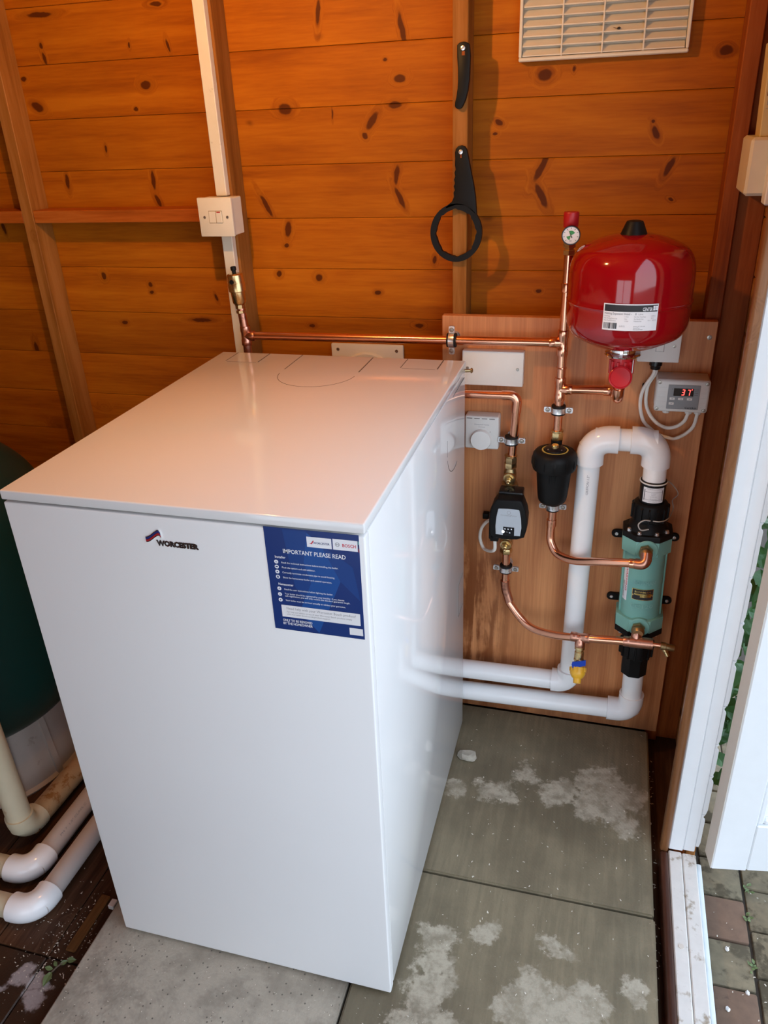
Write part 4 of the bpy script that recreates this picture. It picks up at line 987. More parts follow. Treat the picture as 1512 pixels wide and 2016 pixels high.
# ================================================================== UNIONS
def ridged(p, r, h, nm, mt, par, ribs=14, n=40):
    p = Vector(p); o = MB().lathe(p, Z, [(r*.90, 0), (r*.96, .002), (r*.97, h*.75), (r*.90, h*.93), (r*.78, h)], n).build(nm, mt, par)
    for k in range(ribs):
        a = 2*math.pi*(k+.3)/ribs; c = p + V(math.cos(a)*r*.955, math.sin(a)*r*.955, 0); t = V(-math.sin(a), math.cos(a), 0)*.0020; d = V(math.cos(a), math.sin(a), 0)*.0032
        MB().hull([c+t+Z*.001, c-t+Z*.001, c+t*.7+d+Z*.002, c-t*.7+d+Z*.002, c+t+Z*h*.86, c-t+Z*h*.86, c+t*.7+d+Z*h*.78, c-t*.7+d+Z*h*.78]).build('grip_rib', mt, o)
    return o
u1 = thing('pipe_union', 'black threaded union with white label above the heat exchanger', 'union', (.8315, HY, .59), 'black pipe unions')
ridged((.8318, HY, .560), .0330, .036, 'lock_nut', M['black'], u1)
MB().lathe((.8315, HY, .592), Z, [(.0225, 0), (.0232, .002), (.0232, .040), (.0242, .041), (.0242, .046), (.0222, .048)], 40).build('collar', M['blackgloss'], u1)
MB().lathe((.8315, HY, .6355), Z, [(.0240, 0), (.0249, .0008), (.0249, .0022), (.0240, .003)], 40).build('tie_ring', M['plastic'], u1)
def un_pt(u, v, lift): a = -math.pi/2 + u/.0236; return V(.8315 + (.0236+lift)*math.cos(a), HY + (.0236+lift)*math.sin(a), v)
def un_patch(u0, u1_, v0, v1, lift, nm, mt, par):
    vs = []; fs = []
    for i in range(13): u = u0+(u1_-u0)*i/12; vs += [un_pt(u, v0, lift), un_pt(u, v1, lift)]
    for i in range(12): fs.append((2*i, 2*i+2, 2*i+3, 2*i+1))
    return MB().add(vs, fs).build(nm, mt, par)
ul = un_patch(-.019, .021, .6010, .6310, 0, 'label', M['label'], u1)
for a_, b_, c_, d_ in ((-.0165, -.0152, .605, .6265), (.0172, .0185, .605, .6265), (-.015, .017, .6225, .6229), (-.015, .017, .6070, .6074)): un_patch(a_, b_, c_, d_, .0002, 'label_rule', M['ink'], ul)
mb = MB()
for s_, v, w in (('WATER FLOW SWITCH', .6278, .026), ('MODEL', .6192, .009), ('SERIAL', .6160, .008), ('RATING NO', .6128, .012), ('WARNING', .6085, .012), ('DO NOT OVERTIGHTEN', .6030, .015)):
    mb.text(s_, (0, 0, 0), X, Z, .0018, align='CENTER', width=w, warp=lambda a, c, v=v: un_pt(a+.001, v+c, .0002))
mb.build('lettering', M['inkgrey'], ul, smooth=False)
u2 = thing('pipe_union', 'black threaded union below the heat exchanger', 'union', (.8385, HY, .24), 'black pipe unions')
ridged((.8385, HY, .246), .0325, .040, 'lock_nut', M['black'], u2)
MB().lathe((.8385, HY, .1985), Z, [(.0255, 0), (.0268, .0015), (.0268, .046), (.0285, .050), (.0285, .056)], 8, .4).build('collar', M['black'], u2)

# ================================================================== WHITE POOL PIPES
RP, RF = .0208, .0250; YV = .671
def elbow(p, da, db, nm, par, mt, L=.036, r=RF, rad=.026):
    p, da, db = Vector(p), Vector(da).normalized(), Vector(db).normalized()
    path = fillet([p+da*L, p, p+db*L], rad, 12)
    return MB().tube(path, r, 28).build(nm, mt, par)
pv = thing('white_pipe', 'white plastic pipe rising from the floor run and bridging to the union', 'pipe', (.71, YV, .4))
MB().tube([(-.255, YV, .128), (.700, YV, .1425)], RP, 28).build('low_pipe', M['pvc'], pv)
MB().tube([(.7095, YV, .15), (.7135, YV, .70)], RP, 28).build('riser_pipe', M['pvc'], pv)
MB().tube([(.72, YV, .7095), (.83, YV, .7110)], RP, 28).build('bridge_pipe', M['pvc'], pv)
MB().tube([(.831, YV, .70), (.8315, HY, .638)], RP, 28).build('drop_pipe', M['pvc'], pv)
elbow((.7085, YV, .1425), -X, Z, 'elbow', pv, M['pvcfit'])
elbow((.7138, YV, .7095), -Z, X, 'elbow', pv, M['pvcfit'], .049, .0255, .036)
elbow((.8312, YV, .7110), -X, -Z, 'elbow', pv, M['pvcfit'], .047, .0255, .036)
MB().text('GRIFFON 1.5"', (.7162, YV-RP-.0004, .603), (0, 0, 1), (-1, 0, 0), .0045, width=.040).build('lettering', M['inkgrey'], pv, smooth=False)
pv2 = thing('white_pipe', 'lower white plastic pipe along the floor with elbow up to the exchanger', 'pipe', (.60, YV, .08))
MB().tube([(-.193, YV, .062), (.835, YV, .0865)], RP, 28).build('low_pipe', M['pvc'], pv2)
MB().tube([(.842, YV, .09), (.8395, HY, .205)], RP, 28).build('riser_pipe', M['pvc'], pv2)
elbow((.842, YV, .0865), -X, Z, 'elbow', pv2, M['pvcfit'], .047, .0255, .030)

# dusty pipes along the left of the boiler
ZP = -.017
for (x, ye, lab, xl) in ((-.2555, .072, 'dusty grey floor pipe left of the boiler nearer the green tank', -1.49), (-.1935, .000, 'dusty grey floor pipe with white elbow nearest the boiler front', -1.49)):
    t = thing('floor_pipe', lab, 'pipe', (x, ye, ZP), 'grey floor pipes beside the boiler')
    MB().tube(fillet([(x, ye+.01, ZP), (x, .60, ZP), (x, YV, ZP+.05), (x, YV, .128 if x < -.22 else .062)], .03, 6), RP, 26).build('long_pipe', M['pvcgrey'], t)
    elbow((x, ye, ZP+.001), (0, 1, 0), (-1, 0, 0), 'elbow', t, M['pvcfit'], .046, .0258, .038)
    MB().tube([(x-.03, ye, ZP), (xl, ye, ZP)], RP, 26).build('cream_pipe', M['pvccream'], t)
    if x < -.22: MB().text('PN 7  1.5" CLASS C', (x+.0150, .150, ZP+.0150), (0, 1, 0), (-.7, 0, .7), .0042, width=.085).build('lettering', M['inkgrey'], t, smooth=False)
cpz = thing('tank_pipe', 'yellowed plastic pipe bending up beside the green tank base', 'pipe', (-.34, .16, 0))
MB().tube([(-.3300, .165, -.012), (-.318, .62, -.012)], .0235, 26).build('dusty_pipe', M['pvcbrown'], cpz)
MB().tube(fillet([(-.333, .153, .0), (-.345, .150, .79), (-.545, .325, .79)], .06, 8), .0240, 26).build('upright_pipe', M['pvccream'], cpz)
elbow((-.332, .153, -.011), (0, 1, 0), (-.02, 0, 1), 'elbow', cpz, M['pvccream'], .044, .0275, .038)

# ================================================================== GREEN SAND FILTER TANK
tk = thing('sand_filter', 'dark green filter tank on a ribbed pale base left of the boiler', 'filter tank', (-.585, .365, SETZ))
MB().lathe((-.585, .365, 0), Z, smooth_prof([(0, .100), (.10, .102), (.180, .116), (.232, .150), (.258, .21), (.266, .30), (.268, .42), (.262, .52), (.240, .61), (.200, .67), (.14, .715), (.07, .735), (0, .738)], 4), 72).build('tank', M['tankgreen'], tk, ang=60)
MB().lathe((-.585, .365, 0), Z, [(.212, SETZ+.001), (.214, SETZ+.006), (.206, SETZ+.012), (.188, .13), (.10, .135)], 64).build('base_skirt', M['tankbase'], tk)
for k in range(14):
    a = 2*math.pi*k/14 - .62; ca, sa = math.cos(a), math.sin(a); t = V(-sa, ca, 0)*.007
    o = V(-.585, .365, 0); MB().hull([o + V(ca, sa, 0)*r + t*s + Z*z for r, z in ((.206, SETZ+.008), (.212, SETZ+.008), (.188, .128), (.195, .128)) for s in (-1, 1)]).build('base_rib', M['tankbase'], tk)
MB().lathe((-.585, .365, .73), Z, [(.07, 0), (.07, .03), (.05, .05), (.05, .09), (.02, .10), (.02, .13), (0, .13)], 28).build('valve_head', M['black'], tk)
# ================================================================== ELECTRICAL BOXES
jb = thing('junction_box', 'plain white rectangular junction box with two screws on the board', 'junction box', (.525, .70, .795))
MB().box(.467, .5815, .6925, .7143, .7945, .8605, .0022, 2).build('lid', M['plastic'], jb)
for x, z in ((.4775, .8275), (.571, .8278)): MB().lathe((x, .6924, z), -Y, [(.0030, 0), (.0026, .0012), (0, .0014)], 12).build('screw', M['screw'], jb)

th = thing('thermostat', 'square white thermostat with large round dial on the board', 'thermostat', (.5075, .70, .668))
ty = .684
MB().box(.4745, .5405, ty, .7143, .6685, .7355, .0035, 3).build('case', M['plasticgrey'], th)
for k in range(4): MB().box(.4785+.0145*k, .4785+.0145*k+.0105, ty-.0003, ty+.002, .7305, .7318).build('vent_slot', M['groove'], th, smooth=False)
MB().lathe((.5070, ty, .6890), -Y, [(.0205, 0), (.0203, .005), (.0190, .0085), (.0, .0092)], 40).build('dial', M['plastic'], th)
MB().text('Honeywell Home', (.5075, ty-.0002, .7180), X, Z, .0028, align='CENTER', width=.028).text('thermostat', (.5075, ty-.0002, .7135), X, Z, .0018, align='CENTER', width=.013).build('lettering', M['inkgrey'], th, smooth=False)
MB().lathe((.5240, ty, .7050), -Y, [(.0008, 0), (.0008, .0004), (0, .0004)], 8).build('index_mark', M['ink'], th)

sp_ = thing('fused_spur', 'white switched spur box partly behind the red vessel', 'switch box', (.815, .70, .85))
sy = .680
MB().box(.781, .846, sy+.008, .7143, .8570, .928, .002, 2).build('back_box', M['plastic'], sp_)
MB().box(.779, .849, sy, sy+.008, .8545, .930, .002, 2).build('face_plate', M['plastic'], sp_)
MB().box(.8085, .8225, sy-.0004, sy, .8735, .9020, .0004, 1).build('rocker_surround', M['inkgrey'], sp_)
MB().box(.8092, .8218, sy-.0024, sy-.0002, .8742, .9013, .0008, 1).build('rocker', M['plastic'], sp_)
for x in (.793, .8385): MB().lathe((x, sy, .8835), -Y, [(.0030, 0), (.0026, .0010), (.0010, .0012), (.0008, .0002), (0, .0002)], 12).build('screw', M['screw'], sp_)
MB().lathe((.8125, .696, .8555), -Z, [(.0105, 0), (.0110, .002), (.0110, .010), (.0090, .012), (.0085, .017), (.005, .018), (.005, .0185)], 12).build('cable_gland', M['blackgloss'], sp_)

ct = thing('temperature_controller', 'grey temperature controller box showing red digits 37', 'controller', (.86, .69, .77))
cy_ = .662
MB().box(.8165, .9035, cy_+.012, .7143, .7725, .8290, .003, 2).build('back_box', M['plasticgrey'], ct)
MB().box(.8155, .9045, cy_, cy_+.014, .7715, .8300, .0045, 3).build('front_cover', M['plasticgrey'], ct)
for k in range(5):
    for xa, xb in ((.8185, .8345), (.8895, .9015)): MB().box(xa, xb, cy_-.0003, cy_+.001, .7815+.0085*k, .7820+.0085*k).build('cover_rib', M['plasticgrey'], ct)
fpn = MB().box(.8360, .8885, cy_-.0008, cy_+.001, .7775, .8215, .0006, 1).build('key_panel', M['greyface'], ct)
dsp = MB().box(.8455, .8780, cy_-.0014, cy_-.0004, .8020, .8155).build('display', M['display'], fpn, smooth=False)
def seg7(ch, x, z, h, mb):
    w = h*.48; t = h*.13; on = {'3': 'abgcd', '7': 'abc'}[ch]; sl = .10
    def P(a, c): return (x + a + c*sl, cy_-.0017, z + c)
    S = {'a': (t*.6, h-t, w-t*.6, h), 'd': (t*.6, 0, w-t*.6, t), 'g': (t*.6, h/2-t/2, w-t*.6, h/2+t/2), 'b': (w-t, h/2+t*.3, w, h-t*.3), 'c': (w-t, t*.3, w, h/2-t*.3), 'f': (0, h/2, t, h), 'e': (0, 0, t, h/2)}
    for k in on:
        a, c, d, e = S[k]; mb.quad(P(a, c), P(d, c), P(d, e), P(a, e))
mb = MB(); seg7('3', .8580, .8035, .0105, mb); seg7('7', .8670, .8035, .0105, mb); mb.lathe((.8752, cy_-.0014, .8140), -Y, [(.0009, 0), (.0009, .0003), (0, .0003)], 8)
mb.build('digit', M['led'], dsp, smooth=False)
for x, z in ((.8400, .7945), (.8540, .7945), (.8685, .7945), (.8395, .7855)): 
    kk = MB().box(x, x+.0085, cy_-.0014, cy_-.0005, z, z+.0042, .0003, 1).build('key', M['plastic'], fpn)
    MB().box(x+.0030, x+.0060, cy_-.0016, cy_-.0013, z+.0016, z+.0026).build('key_mark', M['inkgrey'], kk, smooth=False)
mb = MB().text('Certikin', (.8665, cy_-.0010, .7790), X, Z, .0040, width=.019, bold=.02)
for k in range(4): mb.text('set', (.8795, cy_-.0010, .8135-.0032*k), X, Z, .0014, width=.006)
mb.text('C', (.8420, cy_-.0010, .8130), X, Z, .0022); mb.build('lettering', M['ink'], fpn, smooth=False)
for x, z in ((.8210, .8245), (.8990, .8245), (.8205, .7768), (.8985, .7768)): MB().lathe((x, cy_, z), -Y, [(.0034, 0), (.0030, .0010), (.0012, .0012), (.0010, .0002), (0, .0002)], 12).build('corner_screw', M['screw'], ct)
for x in (.8390, .8770, .8925): MB().lathe((x, .690, .7716), -Z, [(.0058, 0), (.0058, .004), (.0046, .0045), (.0046, .006), (.0062, .0066), (.0062, .0105), (.0040, .0115)], 10).build('cable_gland', M['plasticgrey'], ct)

def cable(pts, r, lab, mt='cable', grp=None):
    t = MB().tube(spline(pts, 6), r, 10).build('cable', M[mt]); tag(t, lab, 'cable', grp); return t
cable([(.8115, .694, .8385), (.8100, .694, .8280), (.7960, .697, .7991), (.7942, .700, .7682), (.8023, .703, .7390), (.8150, .706, .7239), (.8323, .7075, .7108), (.8485, .706, .7065), (.8611, .703, .7065), (.8783, .698, .7191), (.8893, .692, .7372), (.8925, .690, .7620)], .0032, 'longer white cable looping from black gland behind the pipe elbow', grp='white cables under the controller')
cable([(.8140, .697, .8385), (.8135, .697, .8290), (.8035, .7005, .8045), (.8047, .703, .7687), (.8194, .703, .7418), (.8396, .699, .7290), (.8580, .695, .7319), (.8720, .691, .7450), (.8770, .690, .7620)], .0032, 'shorter white cable looping from black gland to the controller', grp='white cables under the controller')
tag(MB().box(.7945, .8045, .709, .7143, .7985, .8060, .002).build('cable_clip', M['black']), 'small black cable clip behind the white cables', 'clip')

# drain valve under the tee
dv = thing('drain_valve', 'brass drain valve with blue lever and yellow cap', 'valve', (.728, .60, .25))
da = V(.003, -.22, -1).normalized(); p0 = V(.7262, .6055, .2870)
MB().lathe(p0, da, [(.0086, 0), (.0100, .001), (.0100, .006), (.0082, .007), (.0080, .011), (.0092, .012), (.0092, .026), (.0100, .027), (.0100, .031), (.0082, .032), (.0082, .042)], 20).build('body', M['brass'], dv)
ql = p0 + da*.036
e1 = V(.96, 0, .28).normalized(); e3 = V(0, -.9, .3).normalized()
MB().hull([ql + e3*(.0095+d) + e1*a + Z*c for a, c in ((-.0135, .0015), (-.0125, .0075), (.0145, .0085), (.0150, -.0050), (-.0110, -.0080)) for d in (0, .0042)]).build('lever', M['blue'], dv)
dc = V(.02, -.66, -.75).normalized(); qy = p0 + da*.0480 - dc*.002
MB().lathe(qy, dc, [(.0105, -.006), (.0118, 0), (.0150, .001), (.0156, .013), (.0143, .0165), (.0110, .0215), (.0080, .024), (.0076, .0330), (.0046, .0335), (.0042, .026), (0, .026)], 28).build('yellow_cap', M['yellow'], dv)
for k in range(12):
    a = 2*math.pi*k/12; d_, u_, v_ = basis(dc); c = qy + (u_*math.cos(a) + v_*math.sin(a))*.0154
    MB().cyl(c + dc*.001, c + dc*.0095, .0014, n=6).build('cap_rib', M['yellow'], dv)
dp_ = thing('drain_cock', 'small brass drain cock at the end of the lower copper pipe', 'valve', (.885, .595, .318))
MB().tube([(.8600, .597, .3193), (.8800, .5955, .3195)], .0052, 14).build('spigot', M['copper'], dp_)
MB().lathe((.8765, .5955, .3195), (1, -.02, -.10), [(.006, 0), (.0078, .001), (.0078, .010), (.0066, .011), (.0070, .020), (.0060, .026), (0, .026)], 12).build('body', M['brassdull'], dp_)
MB().lathe((.8830, .5950, .3160), (.45, -.30, -.75), [(.0052, 0), (.0050, .008), (.0040, .009), (.0040, .018), (.0030, .019), (0, .019)], 12).build('outlet', M['brass'], dp_)

# ================================================================== TOOLS ON THE STUD
yT = .7215
tool = thing('strap_handle', 'curved black plastic tool handle screwed to the upper stud', 'tool', (.46, yT, 1.31), rot=None)
cl = [(.4605, 1.350, .0115), (.4615, 1.338, .0108), (.4618, 1.322, .0098), (.4615, 1.305, .0094), (.4600, 1.290, .0088), (.4570, 1.2775, .0080), (.4540, 1.270, .0072)]
Ls, Rs = [], []
for i, (x, z, w) in enumerate(cl):
    a = cl[max(0, i-1)]; c = cl[min(len(cl)-1, i+1)]; t = V(c[0]-a[0], 0, c[1]-a[1]).normalized(); nn = V(t.z, 0, -t.x)
    Ls.append((x - nn.x*w, z - nn.z*w)); Rs.append((x + nn.x*w, z + nn.z*w))
arc_t = [(.4605+.0115*math.cos(a), 1.350+.0090*math.sin(a)) for a in [math.radians(150-120*k/6) for k in range(7)]]
arc_b = [(.4535+.0072*math.cos(a), 1.2690+.0070*math.sin(a)) for a in [math.radians(-20-140*k/6) for k in range(7)]]
# order: left side goes down? make one loop: top arc (left to right), right side down, bottom arc, left side up
left, right = (Ls, Rs) if Ls[3][0] < Rs[3][0] else (Rs, Ls)
loop = arc_t + right[1:] + arc_b + left[1:][::-1]
MB().prism(loop, (0, yT, 0), X, Z, .0095, .0015, 2).build('handle', M['black'], tool)
MB().box(.4583, .4635, yT-.0004, yT+.001, 1.3395, 1.3455, .0004, 1).build('slot', M['post'], tool)
MB().lathe((.4605, yT, 1.3500), -Y, [(.0040, 0), (.0036, .0016), (.0014, .002), (.0010, .0006), (0, .0006)], 14).build('screw', M['zinc'], tool)

wr_ = thing('filter_wrench', 'black plastic ring wrench hanging from a screw on the stud', 'wrench', (.455, .712, 1.10))
yW = .708; N = 64; rc = (.4515, 1.0665); ro, ri = .0465, .0355
outer, inner = [], []
for k in range(N):
    a = 2*math.pi*k/N
    outer.append((rc[0]+ro*math.cos(a), rc[1]+(ro+.003)*math.sin(a)))
    notch = .0018 if (k % 8) in (0, 1) else 0.0
    inner.append((rc[0]+(ri+notch)*math.cos(a), rc[1]+(ri+.004+notch)*math.sin(a)))
MB().band(outer, inner, (0, yW, 0), X, Z, .010).build('ring', M['black'], wr_)
hl = [(.4495, 1.197), (.4510, 1.2035), (.4555, 1.2075), (.4605, 1.2085), (.4660, 1.2065), (.4700, 1.2010), (.4730, 1.188), (.4780, 1.165), (.4825, 1.145), (.4855, 1.128), (.4870, 1.112), (.4885, 1.095),
      (.470, 1.1115), (.452, 1.1130), (.430, 1.1060), (.4340, 1.1120), (.4440, 1.1190), (.4478, 1.1270), (.4470, 1.134), (.4492, 1.138), (.4472, 1.144), (.4492, 1.149), (.4478, 1.155), (.4500, 1.160), (.4486, 1.166), (.4508, 1.171), (.4494, 1.178), (.4500, 1.188)]
MB().prism(hl[::-1], (0, yW, 0), X, Z, .010, .0012, 2).build('handle', M['black'], wr_)
MB().lathe((.4598, yW, 1.1985), -Y, [(.0040, 0), (.0036, .0016), (.0014, .002), (.0010, .0006), (0, .0006)], 14).cyl((.4598, yW+.010, 1.1985), (.4598, YS, 1.1985), .002, n=8).build('screw', M['zinc'], wr_)
MB().box(.4590, .4612, yW-.0003, yW+.001, 1.1890, 1.1945).build('slot', M['post'], wr_)

wr_.location = (wr_.location.x-.0022, wr_.location.y+.0130, wr_.location.z-.0016)

# ================================================================== SWITCH, TRUNKING, VENT PLATES
tr = thing('cable_trunking', 'white cable trunking running up the stud left of the boiler', 'trunking', (.004, .72, .9))
MB().box(-.0085, .0135, .716, .7318, .55, 1.063, .0012, 1).build('lower_length', M['cream'], tr)
MB().box(-.0085, .0135, .716, .7318, 1.134, 1.84, .0012, 1).build('upper_length', M['cream'], tr)
sw = thing('wall_switch', 'square cream fused switch in the trunking on the stud', 'switch', (.003, .70, 1.06))
ysw = .682
MB().box(-.031, .0345, ysw+.007, .7318, 1.0665, 1.1325, .0015, 1).build('back_box', M['cream'], sw)
MB().box(-.0325, .0365, ysw, ysw+.0075, 1.0655, 1.1345, .0018, 2).build('face_plate', M['cream'], sw)
MB().box(-.0115, .0165, ysw-.0004, ysw+.0005, 1.0895, 1.1115, .0006, 1).build('recess_outline', M['brassdull'], sw)
MB().box(-.0108, .0030, ysw-.0010, ysw, 1.0902, 1.1108, .0005, 1).build('fuse_carrier', M['cream'], sw)
MB().box(.0040, .0158, ysw-.0022, ysw, 1.0902, 1.1108, .0008, 1).build('rocker', M['cream'], sw)
MB().box(.0062, .0136, ysw-.0026, ysw-.0018, 1.1082, 1.1100).build('neon', M['redcap'], sw, smooth=False)
for x in (-.0205, .0262): MB().lathe((x, ysw, 1.1000), -Y, [(.0026, 0), (.0024, .0008), (.001, .0009), (.0008, .0002), (0, .0002)], 12).build('screw', M['screw'], sw)

vp = thing('vent_plate', 'white square plate with round collar on the wall behind the boiler', 'vent plate', (.254, YC, .70))
MB().box(.177, .331, .7795, YC-.0004, .69, .842, .003, 2).build('plate', M['grille'], vp)
for x, z in ((.192, .830), (.317, .830), (.192, .702), (.317, .702)): MB().lathe((x, .7794, z), -Y, [(.0034, 0), (.003, .0008), (0, .0009)], 10).build('screw', M['screw'], vp)
MB().lathe((.254, .7795, .766), -Y, [(.0600, 0), (.0595, .006), (.0575, .008), (.052, .008), (.052, .001)], 48).build('collar', M['grille'], vp)

gl = thing('vent_grille', 'cream plastic louvre grille high on the plank wall', 'grille', (.6775, YC, 1.327))
GX0, GX1, GZ0, GZ1 = .5445, .8100, 1.3275, 1.59; gy0 = .770
MB().box(GX0, GX1, gy0, YC-.0004, GZ0, GZ0+.0060, .0015, 1).build('frame_bar', M['grille'], gl)
MB().box(GX0, GX1, gy0, YC-.0004, GZ1-.006, GZ1, .0015, 1).build('frame_bar', M['grille'], gl)
MB().box(GX0, GX0+.0050, gy0, YC-.0004, GZ0+.006, GZ1-.006, .001, 1).build('frame_bar', M['grille'], gl)
MB().box(GX1-.0050, GX1, gy0, YC-.0004, GZ0+.006, GZ1-.006, .001, 1).build('frame_bar', M['grille'], gl)
MB().box(GX0+.003, GX1-.003, .7835, .787, GZ0+.003, GZ1-.003).build('back_sheet', M['grille'], gl, smooth=False)
cw = (GX1-GX0-.010)/4
for i in range(1, 4): MB().box(GX0+.005+cw*i-.0012, GX0+.005+cw*i+.0012, gy0+.0004, .784, GZ0+.006, GZ1-.006).build('mullion', M['grille'], gl, smooth=False)
sl0 = None; rp_ = .01375
for j in range(18):
    zz = GZ0+.0065 + rp_*j
    for i in range(4):
        x0 = GX0+.005+cw*i+.0013; x1 = x0+cw-.0026
        if sl0 is None:
            sl0 = MB().hull([(x, y, z) for x in (x0, x1) for y, z in ((gy0+.001, zz+.0005), (gy0+.001, zz+.0022), (.7832, zz+.0125), (.7832, zz+.0108))]).build('slat', M['grille'], gl); sx0, sz0 = x0, zz
        else:
            o = bpy.data.objects.new('slat', sl0.data); COL.objects.link(o); o.parent = gl; o.location = (x0-sx0, 0, zz-sz0)
tag(MB().lathe((.6985, .7705, 1.3662), (1, 0, .1), [(0, 0), (.0016, .001), (.0019, .004), (0, .006)], 8).tube([(.6985, .7702, 1.3664), (.693, .7695, 1.3675)], .0004, 5).build('dead_fly', M['dead']), 'small dead fly caught on the cream grille', 'insect')

# ================================================================== RIGHT WALL LEDGE AND CARTON
wk = thing('timber_block', 'white painted timber block fixed beside the corner post', 'block', (.93, .68, 1.128))
MB().box(.9045, .9640, .632, .7315, 1.128, 1.208, .004, 1).build('block', M['grille'], wk)
MB().box(.9300, .9640, .600, .6315, 1.118, 1.2075, .002, 1).build('front_strip', M['doorwhite'], wk)
MB().box(.9052, .9056, .668, .700, 1.150, 1.180).build('peeling_flake', M['edgecream'], wk, smooth=False)
ca = thing('carton', 'cream and olive carton with maroon panel on the white block', 'carton', (.94, .67, 1.208), rot=(0, math.radians(-2), 0))
MB().box(.9155, .9600, .642, .690, 1.2085, 1.330, .001, 1).build('box', M['carton'], ca)
MB().box(.9190, .9595, .6414, .6424, 1.262, 1.283).build('panel', M['maroon'], ca, smooth=False)
MB().text('W', (.9205, .6412, 1.2660), X, Z, .0130, bold=.03).build('lettering', M['carton'], ca, smooth=False)
MB().text('Ra', (.9195, .6417, 1.2500), X, Z, .0070).box(.9190, .9595, .6416, .6424, 1.2455, 1.2462).build('lettering', M['inkgrey'], ca, smooth=False)

# ================================================================== LAMP (hangs above, out of the picture)
lx, ly, lz = LAMP_POS
la = thing('pendant_lamp', 'warm pendant bulb hanging from the shed roof', 'lamp', (lx, ly, 1.86))
MB().lathe((lx, ly, 1.8595), -Z, [(.040, 0), (.038, .012), (.010, .018), (0, .018)], 28).build('ceiling_rose', M['plastic'], la)
MB().cyl((lx, ly, 1.845), (lx, ly, lz+.085), .003, n=8).build('flex', M['cable'], la)
MB().lathe((lx, ly, lz+.045), Z, [(.0, 0), (.016, .0), (.018, .01), (.016, .035), (.006, .045)], 20).build('lamp_holder', M['plastic'], la)
MB().lathe((lx, ly, lz-.012), Z, smooth_prof([(0, 0), (.006, .002), (.0105, .008), (.0115, .014), (.009, .022), (.006, .028), (.005, .032)], 3), 20).build('bulb', M['bulb'], la)
MB().cyl((lx, ly, lz+.018), (lx, ly, lz+.048), .005, .010, n=16).build('bulb_cap', M['zinc'], la)

# ================================================================== SMALL THINGS ON THE GROUND
rg = random.Random(11)
def lump(c, r, nm, mt, seed):
    rr = random.Random(seed); b = bmesh.new(); bmesh.ops.create_icosphere(b, subdivisions=2, radius=1)
    for v in b.verts:
        k = .75 + .45*rr.random(); v.co = Vector((v.co.x*r[0]*k, v.co.y*r[1]*k, max(-.2, v.co.z)*r[2]*k)) + Vector(c)
    return MB().bm(b).build(nm, mt, ang=25)
tag(lump((.509, .545, .003), (.022, .017, .009), 'mortar_lump', M['stone'], 2), 'rough grey mortar lump against the foot of the boiler', 'stone')
bt = MB().box(-.106, -.086, -.040, .075, SETZ+.0003, SETZ+.006, .002, 1).build('wood_batten', M['batten']); tag(bt, 'orange brown timber batten lying along the slab edge', 'batten')
tag(MB().box(-.078, -.066, .052, .068, SETZ+.0004, SETZ+.010, .001, 1).build('plastic_offcut', M['plastic']), 'tiny white offcut lying near the boiler foot', 'offcut')

def leaf_mesh(mb, base, d, up, L, W):
    base, d, up = Vector(base), Vector(d).normalized(), Vector(up).normalized(); s = d.cross(up).normalized(); up = s.cross(d)
    P = [base]
    rows = [(.18, .30, .04), (.45, .50, .06), (.72, .34, .03)]
    for t, w, h in rows: P += [base + d*L*t - s*W*w + up*L*h, base + d*L*t + up*L*(h-.07), base + d*L*t + s*W*w + up*L*h]
    P.append(base + d*L - up*L*.10)
    F = [(0, 2, 1), (0, 3, 2)]
    for k in (0, 1): a = 1+3*k; F += [(a, a+1, a+4, a+3), (a+1, a+2, a+5, a+4)]
    F += [(7, 8, 10), (8, 9, 10)]
    n = len(P); P2 = [p - up*.0005 for p in P]
    mb.add(P + P2, F + [tuple(i+n for i in f)[::-1] for f in F]); return mb
def plant(nm, lab, cat, base, leaves, mt, stems, grp=None):
    t = thing(nm, lab, cat, base, grp)
    for s_ in stems: MB().tube(spline(s_, 4), .0014, 6).build('stem', M['stem'], t)
    for (p, d, L, W) in leaves: leaf_mesh(MB(), p, d, (.1, -.5, .85), L, W).build('leaf', mt, t, smooth=False)
    return t
plant('weed_sprig', 'wilted pale green sprig on the wet floorboard by the slab', 'plant', (-.10, -.078, SETZ),
      [((-.104, -.080, SETZ+.004), (.05, -1, .05), .026, .014), ((-.104, -.076, SETZ+.005), (-1, -.1, .1), .016, .008), ((-.100, -.070, SETZ+.005), (-.9, .5, .1), .013, .007), ((-.098, -.066, SETZ+.004), (.7, .7, .1), .014, .008), ((-.092, -.056, SETZ+.004), (.9, .2, .1), .018, .010)],
      M['leafpale'], [[(-.104, -.080, SETZ+.003), (-.098, -.066, SETZ+.004), (-.085, -.050, SETZ+.003)]])
iv = []
for k in range(170):
    z = rg.uniform(.05, .72); iv.append(((rg.uniform(.995, 1.07), rg.uniform(.46, .60), z), (rg.uniform(-1, .6), rg.uniform(-1, .2), rg.uniform(-.8, .3)), rg.uniform(.026, .046), rg.uniform(.02, .034)))
plant('ivy', 'green ivy growing behind the open door seen through the gap', 'plant', (1.05, .56, -.08), iv, M['leaf'],
      [[(1.04+.02*k, .55, -.08), (1.02+.02*k, .54, .2), (1.05, .55, .5), (1.03+.02*k, .53, .8)] for k in range(4)])
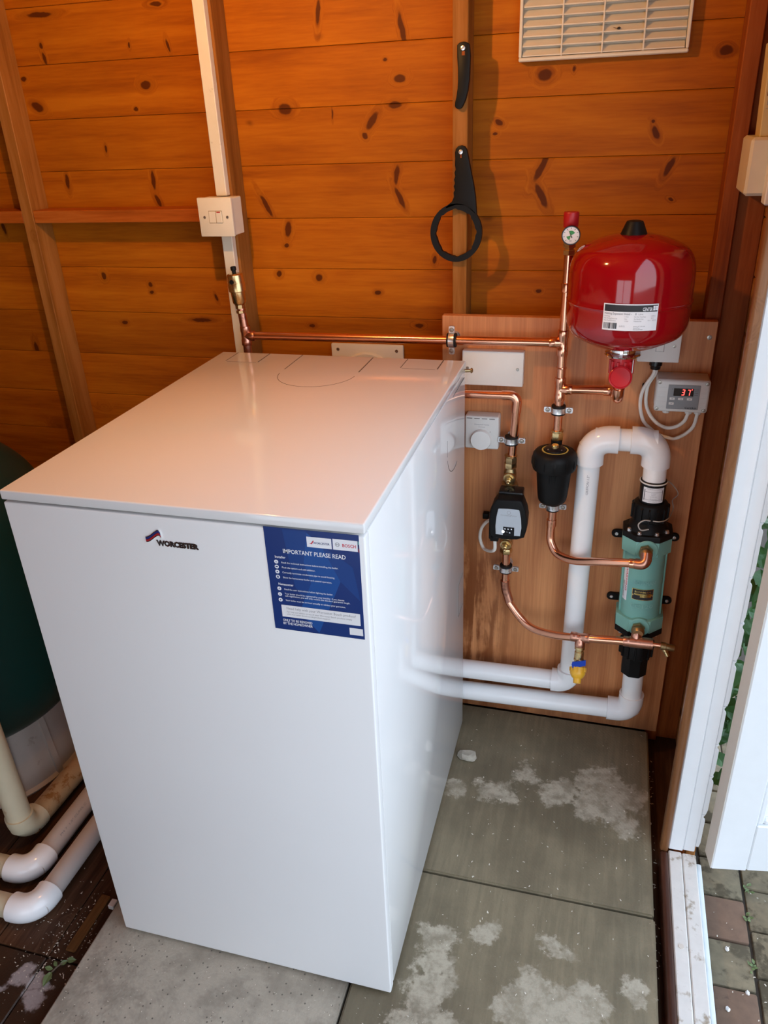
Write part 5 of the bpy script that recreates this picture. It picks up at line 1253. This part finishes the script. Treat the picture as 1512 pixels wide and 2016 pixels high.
for k, (x, y, lab) in enumerate(((1.064, .340, 'small green weed in the paving joint nearest the door bottom'), (1.062, .246, 'small green weed further along the paving joint from the door'), (1.072, .405, 'tiny green weed tuft in the paving under the door'))):
    lv = []
    for j in range(7):
        a = rg.uniform(0, 6.28); lv.append(((x+rg.uniform(-.006, .006), y+rg.uniform(-.010, .010), -.079), (math.cos(a), math.sin(a), .6), rg.uniform(.006, .011), .005))
    plant('paving_weed', lab, 'plant', (x, y, -.08), lv, M['leafpale'], [], 'weeds in the paving joint')
tag(MB().tube(spline([(1.012, .47, .16), (1.004, .455, .20), (1.012, .45, .24), (1.006, .46, .29)], 6), .0016, 6).build('dry_twig', M['twig']), 'pale dry twig in the gap beside the door', 'twig')
for i, (x, y) in enumerate(((1.022, .268), (1.047, .194), (1.012, .158))):
    tag(lump((x, y, -.0775), (.0035, .0045, .003), 'pebble', M['plastic'], 20+i), ('small white pebble on the paving nearest the door bottom', 'elongated white pebble midway along the paving', 'pale pebble on the paving nearest the viewer')[i], 'pebble', 'pale pebbles on the paving')
# wood shavings strewn about: nobody could count them
mb = MB()
def flake(x, y, z, s):
    a = rg.uniform(0, 6.28); w = s*rg.uniform(.25, .5); d = V(math.cos(a), math.sin(a), 0)*s; e = V(-math.sin(a), math.cos(a), 0)*w; o = V(x, y, z+.0004); h = Z*s*rg.uniform(.1, .4)
    mb.add([o-d-e, o-d+e, o+e+h, o-e+h, o+d-e, o+d+e], [(0, 3, 2, 1), (3, 4, 5, 2)])
for k in range(260): flake(rg.uniform(.50, .885), rg.uniform(-.15, .70), .0, rg.choice((.0007, .0009, .0013, .002)))
for k in range(60): flake(rg.uniform(.43, .5), rg.uniform(-.2, -.01), .0, rg.choice((.0007, .0010, .0015)))
for k in range(170): flake(rg.uniform(-.04, .40), rg.uniform(-.19, -.006), .0, rg.choice((.0007, .0009, .0012)))
for k in range(330): flake(min(-.050, rg.gauss(-.125, .045)), rg.gauss(-.03, .06), SETZ, rg.choice((.0006, .0008, .0010, .0014, .002)))
for k in range(60): flake(rg.uniform(.893, .904), rg.uniform(-.1, .69), SETZ, rg.choice((.001, .0016, .0025)))
for k in range(60): flake(rg.uniform(1.0, 1.2), rg.uniform(.1, .4), -.0785, rg.choice((.001, .0014, .002)))
sh = mb.build('wood_shavings', M['flake'], smooth=False); sh['kind'] = 'stuff'; sh['label'] = 'pale wood shavings and grit strewn over the floor'; sh['category'] = 'shavings'

for o in _things:
    if '_o' in o: del o['_o']
